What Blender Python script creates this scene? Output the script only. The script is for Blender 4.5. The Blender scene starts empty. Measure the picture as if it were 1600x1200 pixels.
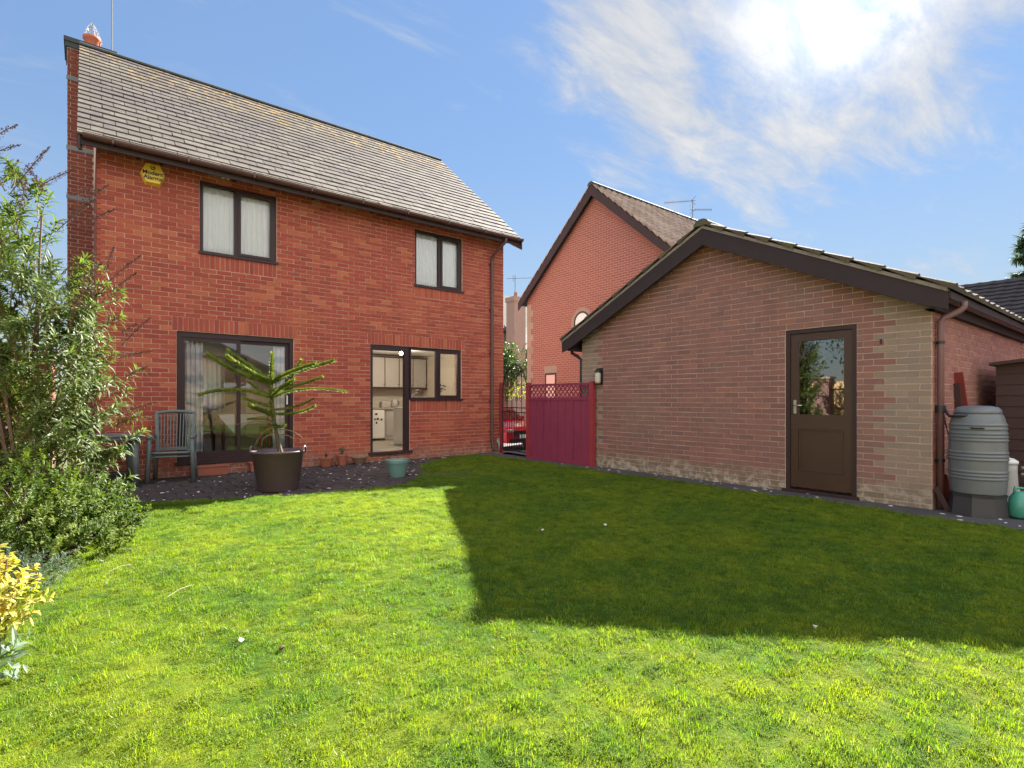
import bpy, math, random
import numpy as np
from mathutils import Vector, Matrix, noise
random.seed(7); rs = np.random.RandomState(11)
PI = math.pi
SC = bpy.context.scene
COL = SC.collection

# ------------------------------------------------------------------ camera
cam_d = bpy.data.cameras.new('camera'); cam = bpy.data.objects.new('camera', cam_d); COL.objects.link(cam)
R2 = Vector((.7823, -.6229, 0)); F2 = Vector((.6229, .7823, 0))
cam.location = (0, 0, 1.22)
cam.rotation_euler = (PI/2, 0, math.atan2(F2.y, F2.x) - PI/2)
cam_d.sensor_width = 36; cam_d.lens = 836/1600*36; cam_d.shift_y = 25/1600
cam_d.clip_start = .02; cam_d.clip_end = 3000
SC.camera = cam

# ------------------------------------------------------------------ sun and sky
SUN = Vector((1.40, .516, 1.0)).normalized()
sd = bpy.data.lights.new('sun', 'SUN'); sd.energy = 3.5; sd.angle = math.radians(.6); sd.color = (1, .95, .88)
so = bpy.data.objects.new('sun', sd); COL.objects.link(so)
so.rotation_euler = (-SUN).to_track_quat('-Z', 'Y').to_euler()
so.location = (20, 8, 20)
W = bpy.data.worlds.new('World'); SC.world = W; W.use_nodes = True
wt = W.node_tree; wt.nodes.clear()
def N(t, kind, **kw):
    n = t.nodes.new(kind)
    for k, v in kw.items(): setattr(n, k, v)
    return n
def setin(t, n, i, v):
    if isinstance(v, bpy.types.NodeSocket): t.links.new(v, n.inputs[i])
    else: n.inputs[i].default_value = v
def M(t, op, a, b=0., c=None, clamp=False):
    n = N(t, 'ShaderNodeMath', operation=op, use_clamp=clamp)
    setin(t, n, 0, a); setin(t, n, 1, b)
    if c is not None: setin(t, n, 2, c)
    return n.outputs[0]
def VM(t, op, a, b=(0, 0, 0)):
    n = N(t, 'ShaderNodeVectorMath', operation=op); setin(t, n, 0, a); setin(t, n, 1, b)
    return n.outputs['Value'] if op in ('DOT_PRODUCT', 'LENGTH') else n.outputs[0]
def NOI(t, vec, scale, detail=4, rough=.55, dist=0.):
    n = N(t, 'ShaderNodeTexNoise'); setin(t, n, 'Vector', vec)
    n.inputs['Scale'].default_value = scale; n.inputs['Detail'].default_value = detail
    n.inputs['Roughness'].default_value = rough; n.inputs['Distortion'].default_value = dist
    return n.outputs['Fac']
def SS(t, x, a, b):
    n = N(t, 'ShaderNodeMapRange', interpolation_type='SMOOTHSTEP'); setin(t, n, 0, x)
    n.inputs[1].default_value = a; n.inputs[2].default_value = b
    return n.outputs[0]
def MIX(t, f, a, b, mode='MIX'):
    n = N(t, 'ShaderNodeMix', data_type='RGBA', blend_type=mode)
    setin(t, n, 0, f)
    for i, v in ((6, a), (7, b)):
        if isinstance(v, (tuple, list)) and len(v) == 3: v = (*v, 1)
        setin(t, n, i, v)
    return n.outputs[2]

SKA, SKB, SKT = .46, .62, (.96, .95, .94)
sky = N(wt, 'ShaderNodeTexSky', sky_type='NISHITA', sun_disc=False)
sky.sun_elevation = math.asin(SUN.z); sky.sun_rotation = math.atan2(SUN.x, SUN.y)
sky.air_density = 1.0; sky.dust_density = .0; sky.ozone_density = 2.2; sky.altitude = 100
tc = N(wt, 'ShaderNodeTexCoord')
dirv = VM(wt, 'NORMALIZE', tc.outputs['Generated'])
sx = N(wt, 'ShaderNodeSeparateXYZ'); wt.links.new(dirv, sx.inputs[0])
# planar cloud coordinates: direction projected on a high cloud sheet
zz = M(wt, 'ADD', M(wt, 'MAXIMUM', sx.outputs[2], 0.0), .12)
cx = M(wt, 'DIVIDE', sx.outputs[0], zz); cy = M(wt, 'DIVIDE', sx.outputs[1], zz)
cv = N(wt, 'ShaderNodeCombineXYZ'); wt.links.new(cx, cv.inputs[0]); wt.links.new(cy, cv.inputs[1])
mp = N(wt, 'ShaderNodeMapping'); wt.links.new(cv.outputs[0], mp.inputs[0])
mp.inputs['Rotation'].default_value = (0, 0, math.radians(35)); mp.inputs['Scale'].default_value = (1.0, 2.6, 1)
n1 = NOI(wt, mp.outputs[0], 2.4, 9, .64, .4)
n2 = NOI(wt, cv.outputs[0], .9, 3, .5, .3)
sdot = VM(wt, 'DOT_PRODUCT', dirv, tuple(SUN))
CD = (R2*.50 + F2 + Vector((0, 0, .80))).normalized()
near = SS(wt, VM(wt, 'DOT_PRODUCT', dirv, tuple(CD)), .915, .98)
back = SS(wt, VM(wt, 'DOT_PRODUCT', dirv, tuple(Vector((-.45, -1, .35)).normalized())), -.1, .8)  # unseen cloud behind the camera, thickened and brightened to lift shaded walls
low = M(wt, 'MULTIPLY', SS(wt, sx.outputs[2], .30, .12), M(wt, 'MULTIPLY', SS(wt, VM(wt, 'DOT_PRODUCT', dirv, tuple(R2)), -.2, .5), .13))
cl = M(wt, 'ADD', M(wt, 'MULTIPLY', n1, .85), M(wt, 'MULTIPLY', n2, .35))
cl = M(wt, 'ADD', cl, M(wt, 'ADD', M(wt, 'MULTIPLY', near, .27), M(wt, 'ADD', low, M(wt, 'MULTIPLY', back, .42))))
cm = M(wt, 'MULTIPLY', SS(wt, cl, .64, 1.0), .96)
sp = M(wt, 'MAXIMUM', sdot, 0.)
glow = M(wt, 'ADD', M(wt, 'MULTIPLY', M(wt, 'POWER', sp, 230.), .9), M(wt, 'MULTIPLY', M(wt, 'POWER', sp, 20.), .08))
lum = VM(wt, 'DOT_PRODUCT', sky.outputs[0], (.21, .72, .07))
sc_ = M(wt, 'DIVIDE', SKA, M(wt, 'ADD', 1., M(wt, 'MULTIPLY', lum, SKB)))
def SCL(v, f):
    n = N(wt, 'ShaderNodeVectorMath', operation='SCALE'); setin(wt, n, 0, v); setin(wt, n, 3, f); return n.outputs[0]
skyc = VM(wt, 'MULTIPLY', SCL(sky.outputs[0], sc_), SKT)
skyc = VM(wt, 'ADD', skyc, SCL((1.7, 1.65, 1.6), M(wt, 'MULTIPLY', glow, .25)))
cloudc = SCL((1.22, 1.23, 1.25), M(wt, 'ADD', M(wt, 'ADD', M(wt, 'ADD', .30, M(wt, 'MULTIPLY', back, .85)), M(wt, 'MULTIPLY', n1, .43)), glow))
hz_ = M(wt, 'MULTIPLY', SS(wt, sx.outputs[2], .45, .0), .30)
skyc = MIX(wt, hz_, skyc, (.80, .87, .95))
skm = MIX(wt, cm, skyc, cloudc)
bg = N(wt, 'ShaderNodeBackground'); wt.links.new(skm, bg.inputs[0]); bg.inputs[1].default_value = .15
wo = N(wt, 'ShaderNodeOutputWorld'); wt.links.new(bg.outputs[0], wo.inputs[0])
SC.view_settings.view_transform = 'Standard'; SC.view_settings.look = 'None'
SC.view_settings.exposure = 2.80; SC.view_settings.gamma = 1; SC.view_settings.use_curve_mapping = False

# ------------------------------------------------------------------ materials
def newmat(name):
    m = bpy.data.materials.new(name); m.use_nodes = True; t = m.node_tree; t.nodes.clear()
    o = N(t, 'ShaderNodeOutputMaterial'); return m, t, o
def prin(t, o, col, rough=.7, spec=.5, metal=0., bump=None, bstr=.3, bdist=.01):
    p = N(t, 'ShaderNodeBsdfPrincipled')
    if isinstance(col, (tuple, list)): col = (*col[:3], 1)
    setin(t, p, 'Base Color', col); setin(t, p, 'Roughness', rough)
    p.inputs['Specular IOR Level'].default_value = spec; p.inputs['Metallic'].default_value = metal
    if bump is not None:
        b = N(t, 'ShaderNodeBump'); setin(t, b, 'Height', bump); b.inputs['Strength'].default_value = bstr
        b.inputs['Distance'].default_value = bdist; t.links.new(b.outputs[0], p.inputs['Normal'])
    t.links.new(p.outputs[0], o.inputs[0]); return p
def POS(t): return N(t, 'ShaderNodeNewGeometry').outputs['Position']
def simple(name, col, rough=.6, var=.25, scale=6., spec=.5, metal=0., bstr=.15, fine=60.):
    m, t, o = newmat(name); p = POS(t)
    n = NOI(t, p, scale, 5, .6); f = NOI(t, p, fine, 3, .6)
    k = M(t, 'ADD', 1 - var, M(t, 'MULTIPLY', M(t, 'ADD', n, M(t, 'MULTIPLY', f, .5)), var*1.33))
    c = N(t, 'ShaderNodeCombineXYZ')
    for i in range(3): t.links.new(M(t, 'MULTIPLY', k, col[i]), c.inputs[i])
    prin(t, o, c.outputs[0], M(t, 'ADD', rough - .08, M(t, 'MULTIPLY', n, .16)), spec, metal, f, bstr, .004)
    return m
def RND(t):
    a = N(t, 'ShaderNodeObjectInfo').outputs['Random']; b = N(t, 'ShaderNodeNewGeometry').outputs['Random Per Island']
    return M(t, 'FRACT', M(t, 'ADD', a, b))
def RAMP(t, f, stops):
    n = N(t, 'ShaderNodeValToRGB'); setin(t, n, 0, f)
    e = n.color_ramp.elements
    e[0].position, e[0].color = stops[0][0], (*stops[0][1], 1); e[1].position, e[1].color = stops[-1][0], (*stops[-1][1], 1)
    for p, c in stops[1:-1]:
        q = e.new(p); q.color = (*c, 1)
    return n.outputs[0]
def brickmat(name, stops, patch, pale, base_dirt=.4, eff=None, eff_col=(.5, .42, .36)):
    m, t, o = newmat(name); p = POS(t); r = RND(t)
    c = RAMP(t, r, stops)
    big = NOI(t, p, .8, 3, .5); mid = NOI(t, p, 7., 5, .65); fi = NOI(t, p, 90., 4, .7)
    c = MIX(t, M(t, 'MULTIPLY', SS(t, big, .5, .68), .5), c, patch)
    c = MIX(t, M(t, 'MULTIPLY', SS(t, mid, .5, .8), .28), c, pale)
    c = MIX(t, M(t, 'MULTIPLY', SS(t, fi, .42, .75), .35), c, tuple(x*.45 for x in patch))
    zs = N(t, 'ShaderNodeSeparateXYZ'); t.links.new(p, zs.inputs[0])
    d = M(t, 'MULTIPLY', SS(t, M(t, 'ADD', zs.outputs[2], M(t, 'MULTIPLY', mid, -.35)), .22, -.12), base_dirt)
    c = MIX(t, d, c, (.20, .19, .12))
    wn_ = NOI(t, p, 11., 5, .7)
    w_ = M(t, 'MULTIPLY', SS(t, M(t, 'ADD', zs.outputs[2], M(t, 'MULTIPLY', mid, -.5)), .08, -.22), SS(t, wn_, .46, .58))
    c = MIX(t, M(t, 'MULTIPLY', w_, min(1., base_dirt*1.2)), c, (.52, .48, .40))
    sv = NOI(t, VM(t, 'MULTIPLY', p, (3., 3., .35)), 1., 4, .6)
    c = MIX(t, M(t, 'MULTIPLY', SS(t, sv, .5, .72), .30), c, tuple(x*.55 for x in patch))
    if eff:
        e = NOI(t, p, 1.6, 5, .65, .4)
        k = M(t, 'MULTIPLY', SS(t, M(t, 'ADD', zs.outputs[2], M(t, 'MULTIPLY', e, .9)), eff[0], eff[1]), SS(t, e, .38, .62))
        c = MIX(t, M(t, 'MULTIPLY', k, .45), c, eff_col)
    prin(t, o, c, .88, .3, 0, fi, .5, .006); return m
MB_house = brickmat('red_brick', [(0, (.30, .062, .046)), (.3, (.405, .083, .055)), (.6, (.36, .074, .052)), (.85, (.45, .105, .06)), (1, (.50, .155, .08))],
                    (.48, .125, .06), (.46, .18, .125), .25, (5.25, 5.6))
MB_garage = brickmat('brown_brick', [(0, (.225, .122, .108)), (.35, (.30, .140, .118)), (.7, (.255, .130, .120)), (1, (.34, .155, .125))],
                     (.25, .165, .14), (.37, .265, .225), .7)
MB_quoin = brickmat('buff_brick', [(0, (.28, .21, .17)), (.5, (.34, .255, .20)), (1, (.27, .21, .18))], (.28, .22, .18), (.40, .33, .27), .5)
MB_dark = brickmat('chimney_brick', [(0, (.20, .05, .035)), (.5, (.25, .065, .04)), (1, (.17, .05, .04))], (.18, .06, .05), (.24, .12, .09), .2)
M_mortar = simple('mortar', (.66, .44, .33), .95, .3, 5)
M_mortar_g = simple('garage_mortar', (.60, .44, .37), .95, .35, 5)
M_brown = simple('brown_joinery', (.044, .024, .024), .55, .35, 8, .35)
M_bwin = simple('dark_brown_window_frame', (.040, .018, .021), .45, .25, 8, .35)
M_plastic = simple('brown_plastic', (.105, .050, .045), .42, .2, 5)
M_pipe_g = simple('faded_brown_plastic', (.17, .085, .085), .5, .25, 5)
M_barge = simple('barge_board_stain', (.046, .032, .036), .75, .4, 4, .25)
M_doorwood = simple('stained_door', (.060, .030, .018), .45, .35, 5)
M_white = simple('white_paint', (.78, .78, .76), .5, .1)
M_cream = simple('cream_laminate', (.44, .42, .41), .5, .08)
M_black = simple('black_plastic', (.018, .018, .02), .45, .3)
M_iron = simple('black_iron', (.012, .013, .015), .45, .3, metal=.0)
M_green = simple('green_plastic_furniture', (.125, .15, .15), .5, .25, 12)
M_fence = simple('red_stained_timber', (.25, .032, .078), .7, .45, 4)
M_post = simple('red_stained_post', (.33, .035, .045), .7, .3, 4)
M_terra = simple('terracotta', (.36, .12, .075), .85, .35, 12)
M_terrag = simple('glazed_bowl', (.28, .17, .11), .6, .5, 25)
M_potgreen = simple('sage_green_pot', (.13, .25, .235), .5, .2)
M_tub = simple('black_tub_plastic', (.115, .078, .086), .42, .3, 5)
M_soil = simple('soil', (.05, .033, .022), .95, .5, 10, bstr=.8)
M_grey = simple('grey_plastic', (.145, .16, .175), .38, .2, 4, bstr=.1)
M_greyd = simple('dark_grey_plastic', (.045, .045, .05), .55, .3)
M_greyl = simple('pale_grey_metal', (.38, .38, .38), .5, .2)
M_jade = simple('jade_plastic', (.06, .30, .22), .35, .2)
M_plank = simple('red_brown_plank', (.22, .035, .028), .7, .35)
M_shed = simple('dark_brown_shed', (.060, .032, .030), .8, .3)
M_lead = simple('lead', (.17, .18, .2), .5, .3)
M_steel = simple('steel', (.55, .55, .55), .3, .1, metal=.9)
M_plaster = simple('interior_plaster', (.62, .57, .48), .9, .05)
M_floorw = simple('interior_floor', (.40, .35, .28), .5, .3)
M_darkwood = simple('dark_wood', (.07, .03, .02), .4, .3)
M_redchair = simple('red_painted_wood', (.45, .03, .03), .4, .2)
M_cloth = simple('white_cloth', (.75, .75, .76), .9, .06)
M_tile = None
def glassmat(name, tint=(.985, .99, .985), ior=1.6):
    m, t, o = newmat(name)
    tr = N(t, 'ShaderNodeBsdfTransparent'); tr.inputs[0].default_value = (*tint, 1)
    gl = N(t, 'ShaderNodeBsdfGlossy'); gl.inputs['Roughness'].default_value = .004
    n = NOI(t, POS(t), 1.6, 1, .4); b = N(t, 'ShaderNodeBump'); setin(t, b, 'Height', n)
    b.inputs['Strength'].default_value = .03; b.inputs['Distance'].default_value = .02
    t.links.new(b.outputs[0], gl.inputs['Normal'])
    fr = N(t, 'ShaderNodeFresnel'); fr.inputs[0].default_value = ior
    mx = N(t, 'ShaderNodeMixShader'); t.links.new(fr.outputs[0], mx.inputs[0]); t.links.new(tr.outputs[0], mx.inputs[1]); t.links.new(gl.outputs[0], mx.inputs[2])
    t.links.new(mx.outputs[0], o.inputs[0]); return m
M_glass = glassmat('window_glass'); M_glass2 = glassmat('dark_glass', (.75, .75, .75), 2.6)
def clothmat(name, col, stripes=None, trans=.12):
    m, t, o = newmat(name); p = POS(t)
    n = NOI(t, p, 9., 3, .5)
    c = MIX(t, M(t, 'MULTIPLY', n, .25), col, tuple(x*.8 for x in col))
    if stripes:
        s = N(t, 'ShaderNodeSeparateXYZ'); t.links.new(p, s.inputs[0])
        k = SS(t, M(t, 'SINE', M(t, 'MULTIPLY', s.outputs[2], 17.)), .2, .9)
        c = MIX(t, M(t, 'MULTIPLY', k, .5), c, stripes)
        k2 = SS(t, M(t, 'SINE', M(t, 'MULTIPLY', s.outputs[0], 90.)), .6, .95)
        c = MIX(t, M(t, 'MULTIPLY', k2, .35), c, (.10, .12, .16))
    d = N(t, 'ShaderNodeBsdfDiffuse'); t.links.new(c, d.inputs[0])
    tl = N(t, 'ShaderNodeBsdfTranslucent'); t.links.new(c, tl.inputs[0])
    mx = N(t, 'ShaderNodeMixShader'); mx.inputs[0].default_value = trans
    t.links.new(d.outputs[0], mx.inputs[1]); t.links.new(tl.outputs[0], mx.inputs[2]); t.links.new(mx.outputs[0], o.inputs[0]); return m
M_net = clothmat('net_curtain', (.97, .97, .97)); M_pat = clothmat('patterned_curtain', (.92, .88, .92), (.25, .42, .55))
M_far = clothmat('sunlit_curtain', (.97, .95, .92), None, .6)
def leafmat(name, a, b, c2=None, rough=.4, trans=.35, wscale=1.5, tr_boost=1.6, bright=.25):
    m, t, o = newmat(name); p = POS(t); r = RND(t)
    col = MIX(t, r, a, b)
    if c2: col = MIX(t, SS(t, NOI(t, p, wscale, 4, .6), .45, .62), col, c2)
    pr_ = N(t, 'ShaderNodeBsdfPrincipled'); t.links.new(col, pr_.inputs['Base Color']); pr_.inputs['Roughness'].default_value = rough
    pr_.inputs['Specular IOR Level'].default_value = bright
    tl = N(t, 'ShaderNodeBsdfTranslucent')
    t.links.new(MIX(t, 1., col, (tr_boost, tr_boost*1.1, tr_boost*.5), 'MULTIPLY'), tl.inputs[0])
    mx = N(t, 'ShaderNodeMixShader'); mx.inputs[0].default_value = trans
    t.links.new(pr_.outputs[0], mx.inputs[1]); t.links.new(tl.outputs[0], mx.inputs[2]); t.links.new(mx.outputs[0], o.inputs[0]); return m
M_leaf1 = leafmat('long_leaf', (.05, .085, .018), (.135, .175, .05), None, .45, .35, bright=.18)
M_leaf2 = leafmat('box_leaf', (.035, .065, .010), (.095, .145, .024), (.13, .17, .03), .5, .3, 4., bright=.14)
M_leafy = leafmat('golden_leaf', (.40, .29, .055), (.50, .42, .13), (.28, .30, .04), .45, .35, 14.)
M_leafg = leafmat('sage_leaf', (.09, .15, .09), (.16, .22, .15), None, .6, .25)
M_leafj = leafmat('juniper_leaf', (.05, .085, .05), (.09, .13, .07), None, .6, .2)
M_leafd = leafmat('ivy_leaf', (.015, .035, .01), (.03, .07, .02), (.06, .11, .02), .45, .3, 2.)
M_puzzle = leafmat('araucaria_leaf', (.06, .10, .012), (.20, .25, .035), (.22, .24, .045), .5, .25, 6., bright=.22)
M_seed = simple('dry_seed_head', (.115, .055, .045), .9, .5, 20)
M_bark = simple('bark', (.14, .10, .07), .9, .4, 15)
M_bark2 = simple('pale_bark', (.22, .17, .11), .9, .4, 25)
M_twig = simple('tan_twig', (.22, .15, .09), .9, .3, 25)

# ------------------------------------------------------------------ object helpers
def tag(o, label=None, cat=None, group=None, kind=None):
    if label: o['label'] = label
    if cat: o['category'] = cat
    if group: o['group'] = group
    if kind: o['kind'] = kind
    return o
def wloc(o):
    v = Vector(o.location)
    if o.parent: v = wloc(o.parent) + o.parent.matrix_parent_inverse.to_3x3() @ v if False else v
    return v
WORLD = {}
def attach(o, parent, local=False):
    """parent unrotated things at world positions; meshes are given in world coordinates unless local"""
    COL.objects.link(o)
    if parent is None: return o
    o.parent = parent
    if not local and parent.type == 'EMPTY': o.matrix_parent_inverse = Matrix.Translation(-WORLD[parent.name])
    return o
def empty(name, loc, label, cat, group=None, rz=0):
    e = bpy.data.objects.new(name, None); e.location = loc; e.rotation_euler = (0, 0, rz); e.empty_display_size = .2
    COL.objects.link(e); WORLD[e.name] = Vector(loc); tag(e, label, cat, group); return e
class MB:
    def __init__(s): s.v = []; s.f = []
    def add(s, vs, fs):
        k = len(s.v); s.v += [tuple(v) for v in vs]; s.f += [tuple(i + k for i in f) for f in fs]; return s
    def box(s, x0, y0, z0, x1, y1, z1):
        return s.add([(x0,y0,z0),(x1,y0,z0),(x1,y1,z0),(x0,y1,z0),(x0,y0,z1),(x1,y0,z1),(x1,y1,z1),(x0,y1,z1)],
                     [(0,3,2,1),(4,5,6,7),(0,1,5,4),(1,2,6,5),(2,3,7,6),(3,0,4,7)])
    def obox(s, c, ax, ay, az, hx, hy, hz):
        c = Vector(c); ax = Vector(ax).normalized()*hx; ay = Vector(ay).normalized()*hy; az = Vector(az).normalized()*hz
        vs = [c + a*ax + b*ay + d*az for d in (-1, 1) for (a, b) in ((-1,-1),(1,-1),(1,1),(-1,1))]
        return s.add(vs, [(0,3,2,1),(4,5,6,7),(0,1,5,4),(1,2,6,5),(2,3,7,6),(3,0,4,7)])
    def beam(s, a, b, w, h, up=(0, 0, 1)):
        a = Vector(a); b = Vector(b); d = b - a; x = d.normalized(); y = Vector(up).cross(x)
        if y.length < 1e-4: y = Vector((0, 1, 0)).cross(x)
        y.normalize(); z = x.cross(y)
        return s.obox((a + b)/2, x, y, z, d.length/2, w/2, h/2)
    def tube(s, pts, rad, n=8, cap=True):
        pts = [Vector(p) for p in pts]; m = len(pts)
        if not isinstance(rad, (list, tuple)): rad = [rad]*m
        vs = []; fs = []; prev = None
        for i, p in enumerate(pts):
            d = (pts[min(i+1, m-1)] - pts[max(i-1, 0)]).normalized()
            if prev is None:
                u = d.cross(Vector((0, 0, 1)))
                if u.length < .1: u = d.cross(Vector((1, 0, 0)))
            else: u = prev - d*prev.dot(d)
            u.normalize(); prev = u; w = d.cross(u)
            for k in range(n):
                a = 2*PI*k/n; vs.append(p + (u*math.cos(a) + w*math.sin(a))*rad[i])
        for i in range(m - 1):
            for k in range(n):
                a, b = i*n + k, i*n + (k+1) % n; fs.append((a, b, b + n, a + n))
        if cap: fs += [tuple(range(n))[::-1], tuple(range((m-1)*n, m*n))]
        return s.add(vs, fs)
    def lathe(s, prof, c, n=24, squash=1.):
        c = Vector(c); vs = []; fs = []; m = len(prof)
        for r, z in prof:
            for k in range(n):
                a = 2*PI*k/n; vs.append((c.x + r*math.cos(a), c.y + r*math.sin(a)*squash, c.z + z))
        for i in range(m - 1):
            for k in range(n):
                a, b = i*n + k, i*n + (k+1) % n; fs.append((a, b, b + n, a + n))
        if prof[0][0] > 1e-4: fs.append(tuple(range(n))[::-1])
        if prof[-1][0] > 1e-4: fs.append(tuple(range((m-1)*n, m*n)))
        return s.add(vs, fs)
    def prism(s, poly, ext):
        """poly: list of 3d points (planar), ext: extrusion vector"""
        ext = Vector(ext); n = len(poly); a = [Vector(p) for p in poly]
        vs = a + [p + ext for p in a]
        return s.add(vs, [tuple(range(n))[::-1], tuple(range(n, 2*n))] + [(i, (i+1) % n, (i+1) % n + n, i + n) for i in range(n)])
    def mesh(s, name, mat, smooth=False, bevel=0):
        me = bpy.data.meshes.new(name); me.from_pydata(s.v, [], s.f); me.update()
        if mat: me.materials.append(mat)
        if smooth: me.shade_smooth() if hasattr(me, 'shade_smooth') else [setattr(p, 'use_smooth', True) for p in me.polygons]
        return me
    def build(s, name, mat, parent=None, smooth=False, bevel=0, local=False, label=None):
        o = bpy.data.objects.new(name, s.mesh(name, mat, smooth)); attach(o, parent, local)
        if bevel:
            md = o.modifiers.new('bevel', 'BEVEL'); md.width = bevel; md.segments = 2; md.limit_method = 'ANGLE'
        if label: o['label'] = label
        return o
def curve_pts(a, b, c, n=10):
    a, b, c = Vector(a), Vector(b), Vector(c)
    return [a*(1-t)**2 + b*2*t*(1-t) + c*t*t for t in [i/(n-1) for i in range(n)]]
def text_mesh(txt, size, ext=.002):
    cu = bpy.data.curves.new('lettering', 'FONT'); cu.body = txt; cu.size = size; cu.extrude = ext; cu.offset = .0018*size/.08; cu.align_x = 'CENTER'; cu.align_y = 'CENTER'
    o = bpy.data.objects.new('lettering', cu); COL.objects.link(o); bpy.context.view_layer.update()
    dg = bpy.context.evaluated_depsgraph_get(); me = bpy.data.meshes.new_from_object(o.evaluated_get(dg))
    COL.objects.unlink(o); bpy.data.objects.remove(o); return me

def wall_sheet(mb, axis, pos, u0, u1, z0, z1, holes, th, reveal=True):
    """wall slab with rectangular openings. axis 'Y': plane Y=pos, u=X, body goes to pos+th; axis 'X' likewise"""
    us = sorted({u0, u1, *[h[0] for h in holes], *[h[1] for h in holes]}); zs = sorted({z0, z1, *[h[2] for h in holes], *[h[3] for h in holes]})
    P = (lambda u, z, d: (u, pos + d, z)) if axis == 'Y' else (lambda u, z, d: (pos + d, u, z))
    def q(a, b, c, d): mb.add([a, b, c, d], [(0, 1, 2, 3)])
    for i in range(len(us)-1):
        for j in range(len(zs)-1):
            cu, cz = (us[i]+us[i+1])/2, (zs[j]+zs[j+1])/2
            if any(h[0] < cu < h[1] and h[2] < cz < h[3] for h in holes): continue
            for d in (0, th): q(P(us[i], zs[j], d), P(us[i+1], zs[j], d), P(us[i+1], zs[j+1], d), P(us[i], zs[j+1], d))
    for h in list(holes) + [(u0, u1, z0, z1)]:
        q(P(h[0], h[2], 0), P(h[1], h[2], 0), P(h[1], h[2], th), P(h[0], h[2], th)); q(P(h[0], h[3], 0), P(h[1], h[3], 0), P(h[1], h[3], th), P(h[0], h[3], th))
        q(P(h[0], h[2], 0), P(h[0], h[3], 0), P(h[0], h[3], th), P(h[0], h[2], th)); q(P(h[1], h[2], 0), P(h[1], h[3], 0), P(h[1], h[3], th), P(h[1], h[2], th))

CAMP = Vector((0, 0, 1.22))
def brick_variants(name, L, D, H, mat, nvar=6, jit=.0025, seed=1):
    r = random.Random(seed); out = []
    for k in range(nvar):
        m = MB(); vs = []
        for z in (-1, 1):
            for (a, b) in ((-1,-1),(1,-1),(1,1),(-1,1)):
                vs.append((a*L/2 + r.uniform(-jit, jit), b*D/2 + r.uniform(-jit*.5, jit*.5), z*H/2 + r.uniform(-jit, jit)))
        m.add(vs, [(0,3,2,1),(4,5,6,7),(0,1,5,4),(1,2,6,5),(2,3,7,6),(3,0,4,7)])
        out.append(m.mesh(name, mat))
    return out
def lay_bricks(parent, rects, axis, pos, mat, sgn=-1, maxn=300, name='brick', seed=3, proud=.007, depth=.03, sizes=(.215, .065), budget=None):
    """rects: (u0,u1,z0,z1) brick faces. Full ones nearest the camera become parts, the rest one joined part."""
    r = random.Random(seed); full = []; rest = []
    for q in rects:
        w, h = q[1]-q[0], q[3]-q[2]; c = ((q[0]+q[1])/2, (q[2]+q[3])/2)
        P = Vector((c[0], pos, c[1])) if axis == 'Y' else Vector((pos, c[0], c[1]))
        dv = P - CAMP; n = Vector((0, sgn, 0)) if axis == 'Y' else Vector((sgn, 0, 0))
        area = w*h*max(0.01, -dv.dot(n))/dv.length**3
        isf = (abs(w - sizes[0]) < .004 and abs(h - sizes[1]) < .004) or (abs(h - sizes[0]) < .004 and abs(w - sizes[1]) < .004)
        (full if isf else rest).append((area, q, P, w < h))
    full.sort(key=lambda a: -a[0]); rest += full[maxn:]; full = full[:maxn]
    var = brick_variants(name, sizes[0], depth, sizes[1], mat, seed=seed)
    for a, q, P, up in full:
        o = bpy.data.objects.new(name, var[r.randrange(6)]); off = -sgn*(depth/2 - proud) + r.uniform(-.0015, .0015)
        o.location = P + (Vector((0, off, 0)) if axis == 'Y' else Vector((off, 0, 0)))
        o.rotation_euler = (0, PI/2 if up else 0, 0) if axis == 'Y' else ((0, 0, PI/2) if not up else (PI/2, 0, PI/2))
        if axis == 'X' and up: o.rotation_euler = Matrix(((0, 1, 0), (0, 0, 1), (1, 0, 0))).to_euler()
        attach(o, parent)
    if rest:
        m = MB()
        for a, q, P, up in rest:
            j = lambda: r.uniform(-.002, .002)
            o0 = pos + sgn*(proud + r.uniform(-.0015, .0015)); o1 = pos - sgn*(depth - proud)
            if axis == 'Y': m.box(q[0]+j(), min(o0, o1), q[2]+j(), q[1]+j(), max(o0, o1), q[3]+j())
            else: m.box(min(o0, o1), q[0]+j(), q[2]+j(), max(o0, o1), q[1]+j(), q[3]+j())
        o = m.build(name + '_courses', mat, parent); o['kind'] = 'stuff'
def courses(u0, u1, z0, z1, holes=(), top=None, off=0., gap=.01, L=.225, H=.075, lo=None):
    out = []; k = 0; z = z0
    while z + H <= z1 + .001:
        a, b = u0, u1
        if top:
            rng = top(z + H*.35)
            if rng is None: break
            a, b = max(a, rng[0]), min(b, rng[1])
        segs = [(a, b)]
        for h in holes:
            if h[2] < z + H - .012 and h[3] > z + .03:
                ns = []
                for s in segs:
                    if h[1] <= s[0] or h[0] >= s[1]: ns.append(s); continue
                    if h[0] - s[0] > .03: ns.append((s[0], h[0]))
                    if s[1] - h[1] > .03: ns.append((h[1], s[1]))
                segs = ns
        for s in segs:
            st = u0 + off + (L/2 if k % 2 else 0) - L*40
            i = math.floor((s[0] - st)/L); x = st + i*L
            while x < s[1] - 1e-6:
                p0 = max(x, s[0]); p1 = min(x + L, s[1])
                if p1 - p0 > .035:
                    out.append((p0 + gap/2, p1 - gap/2, z + gap/2, z + H - gap/2))
                x += L
        z += H; k += 1
    return out

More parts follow.
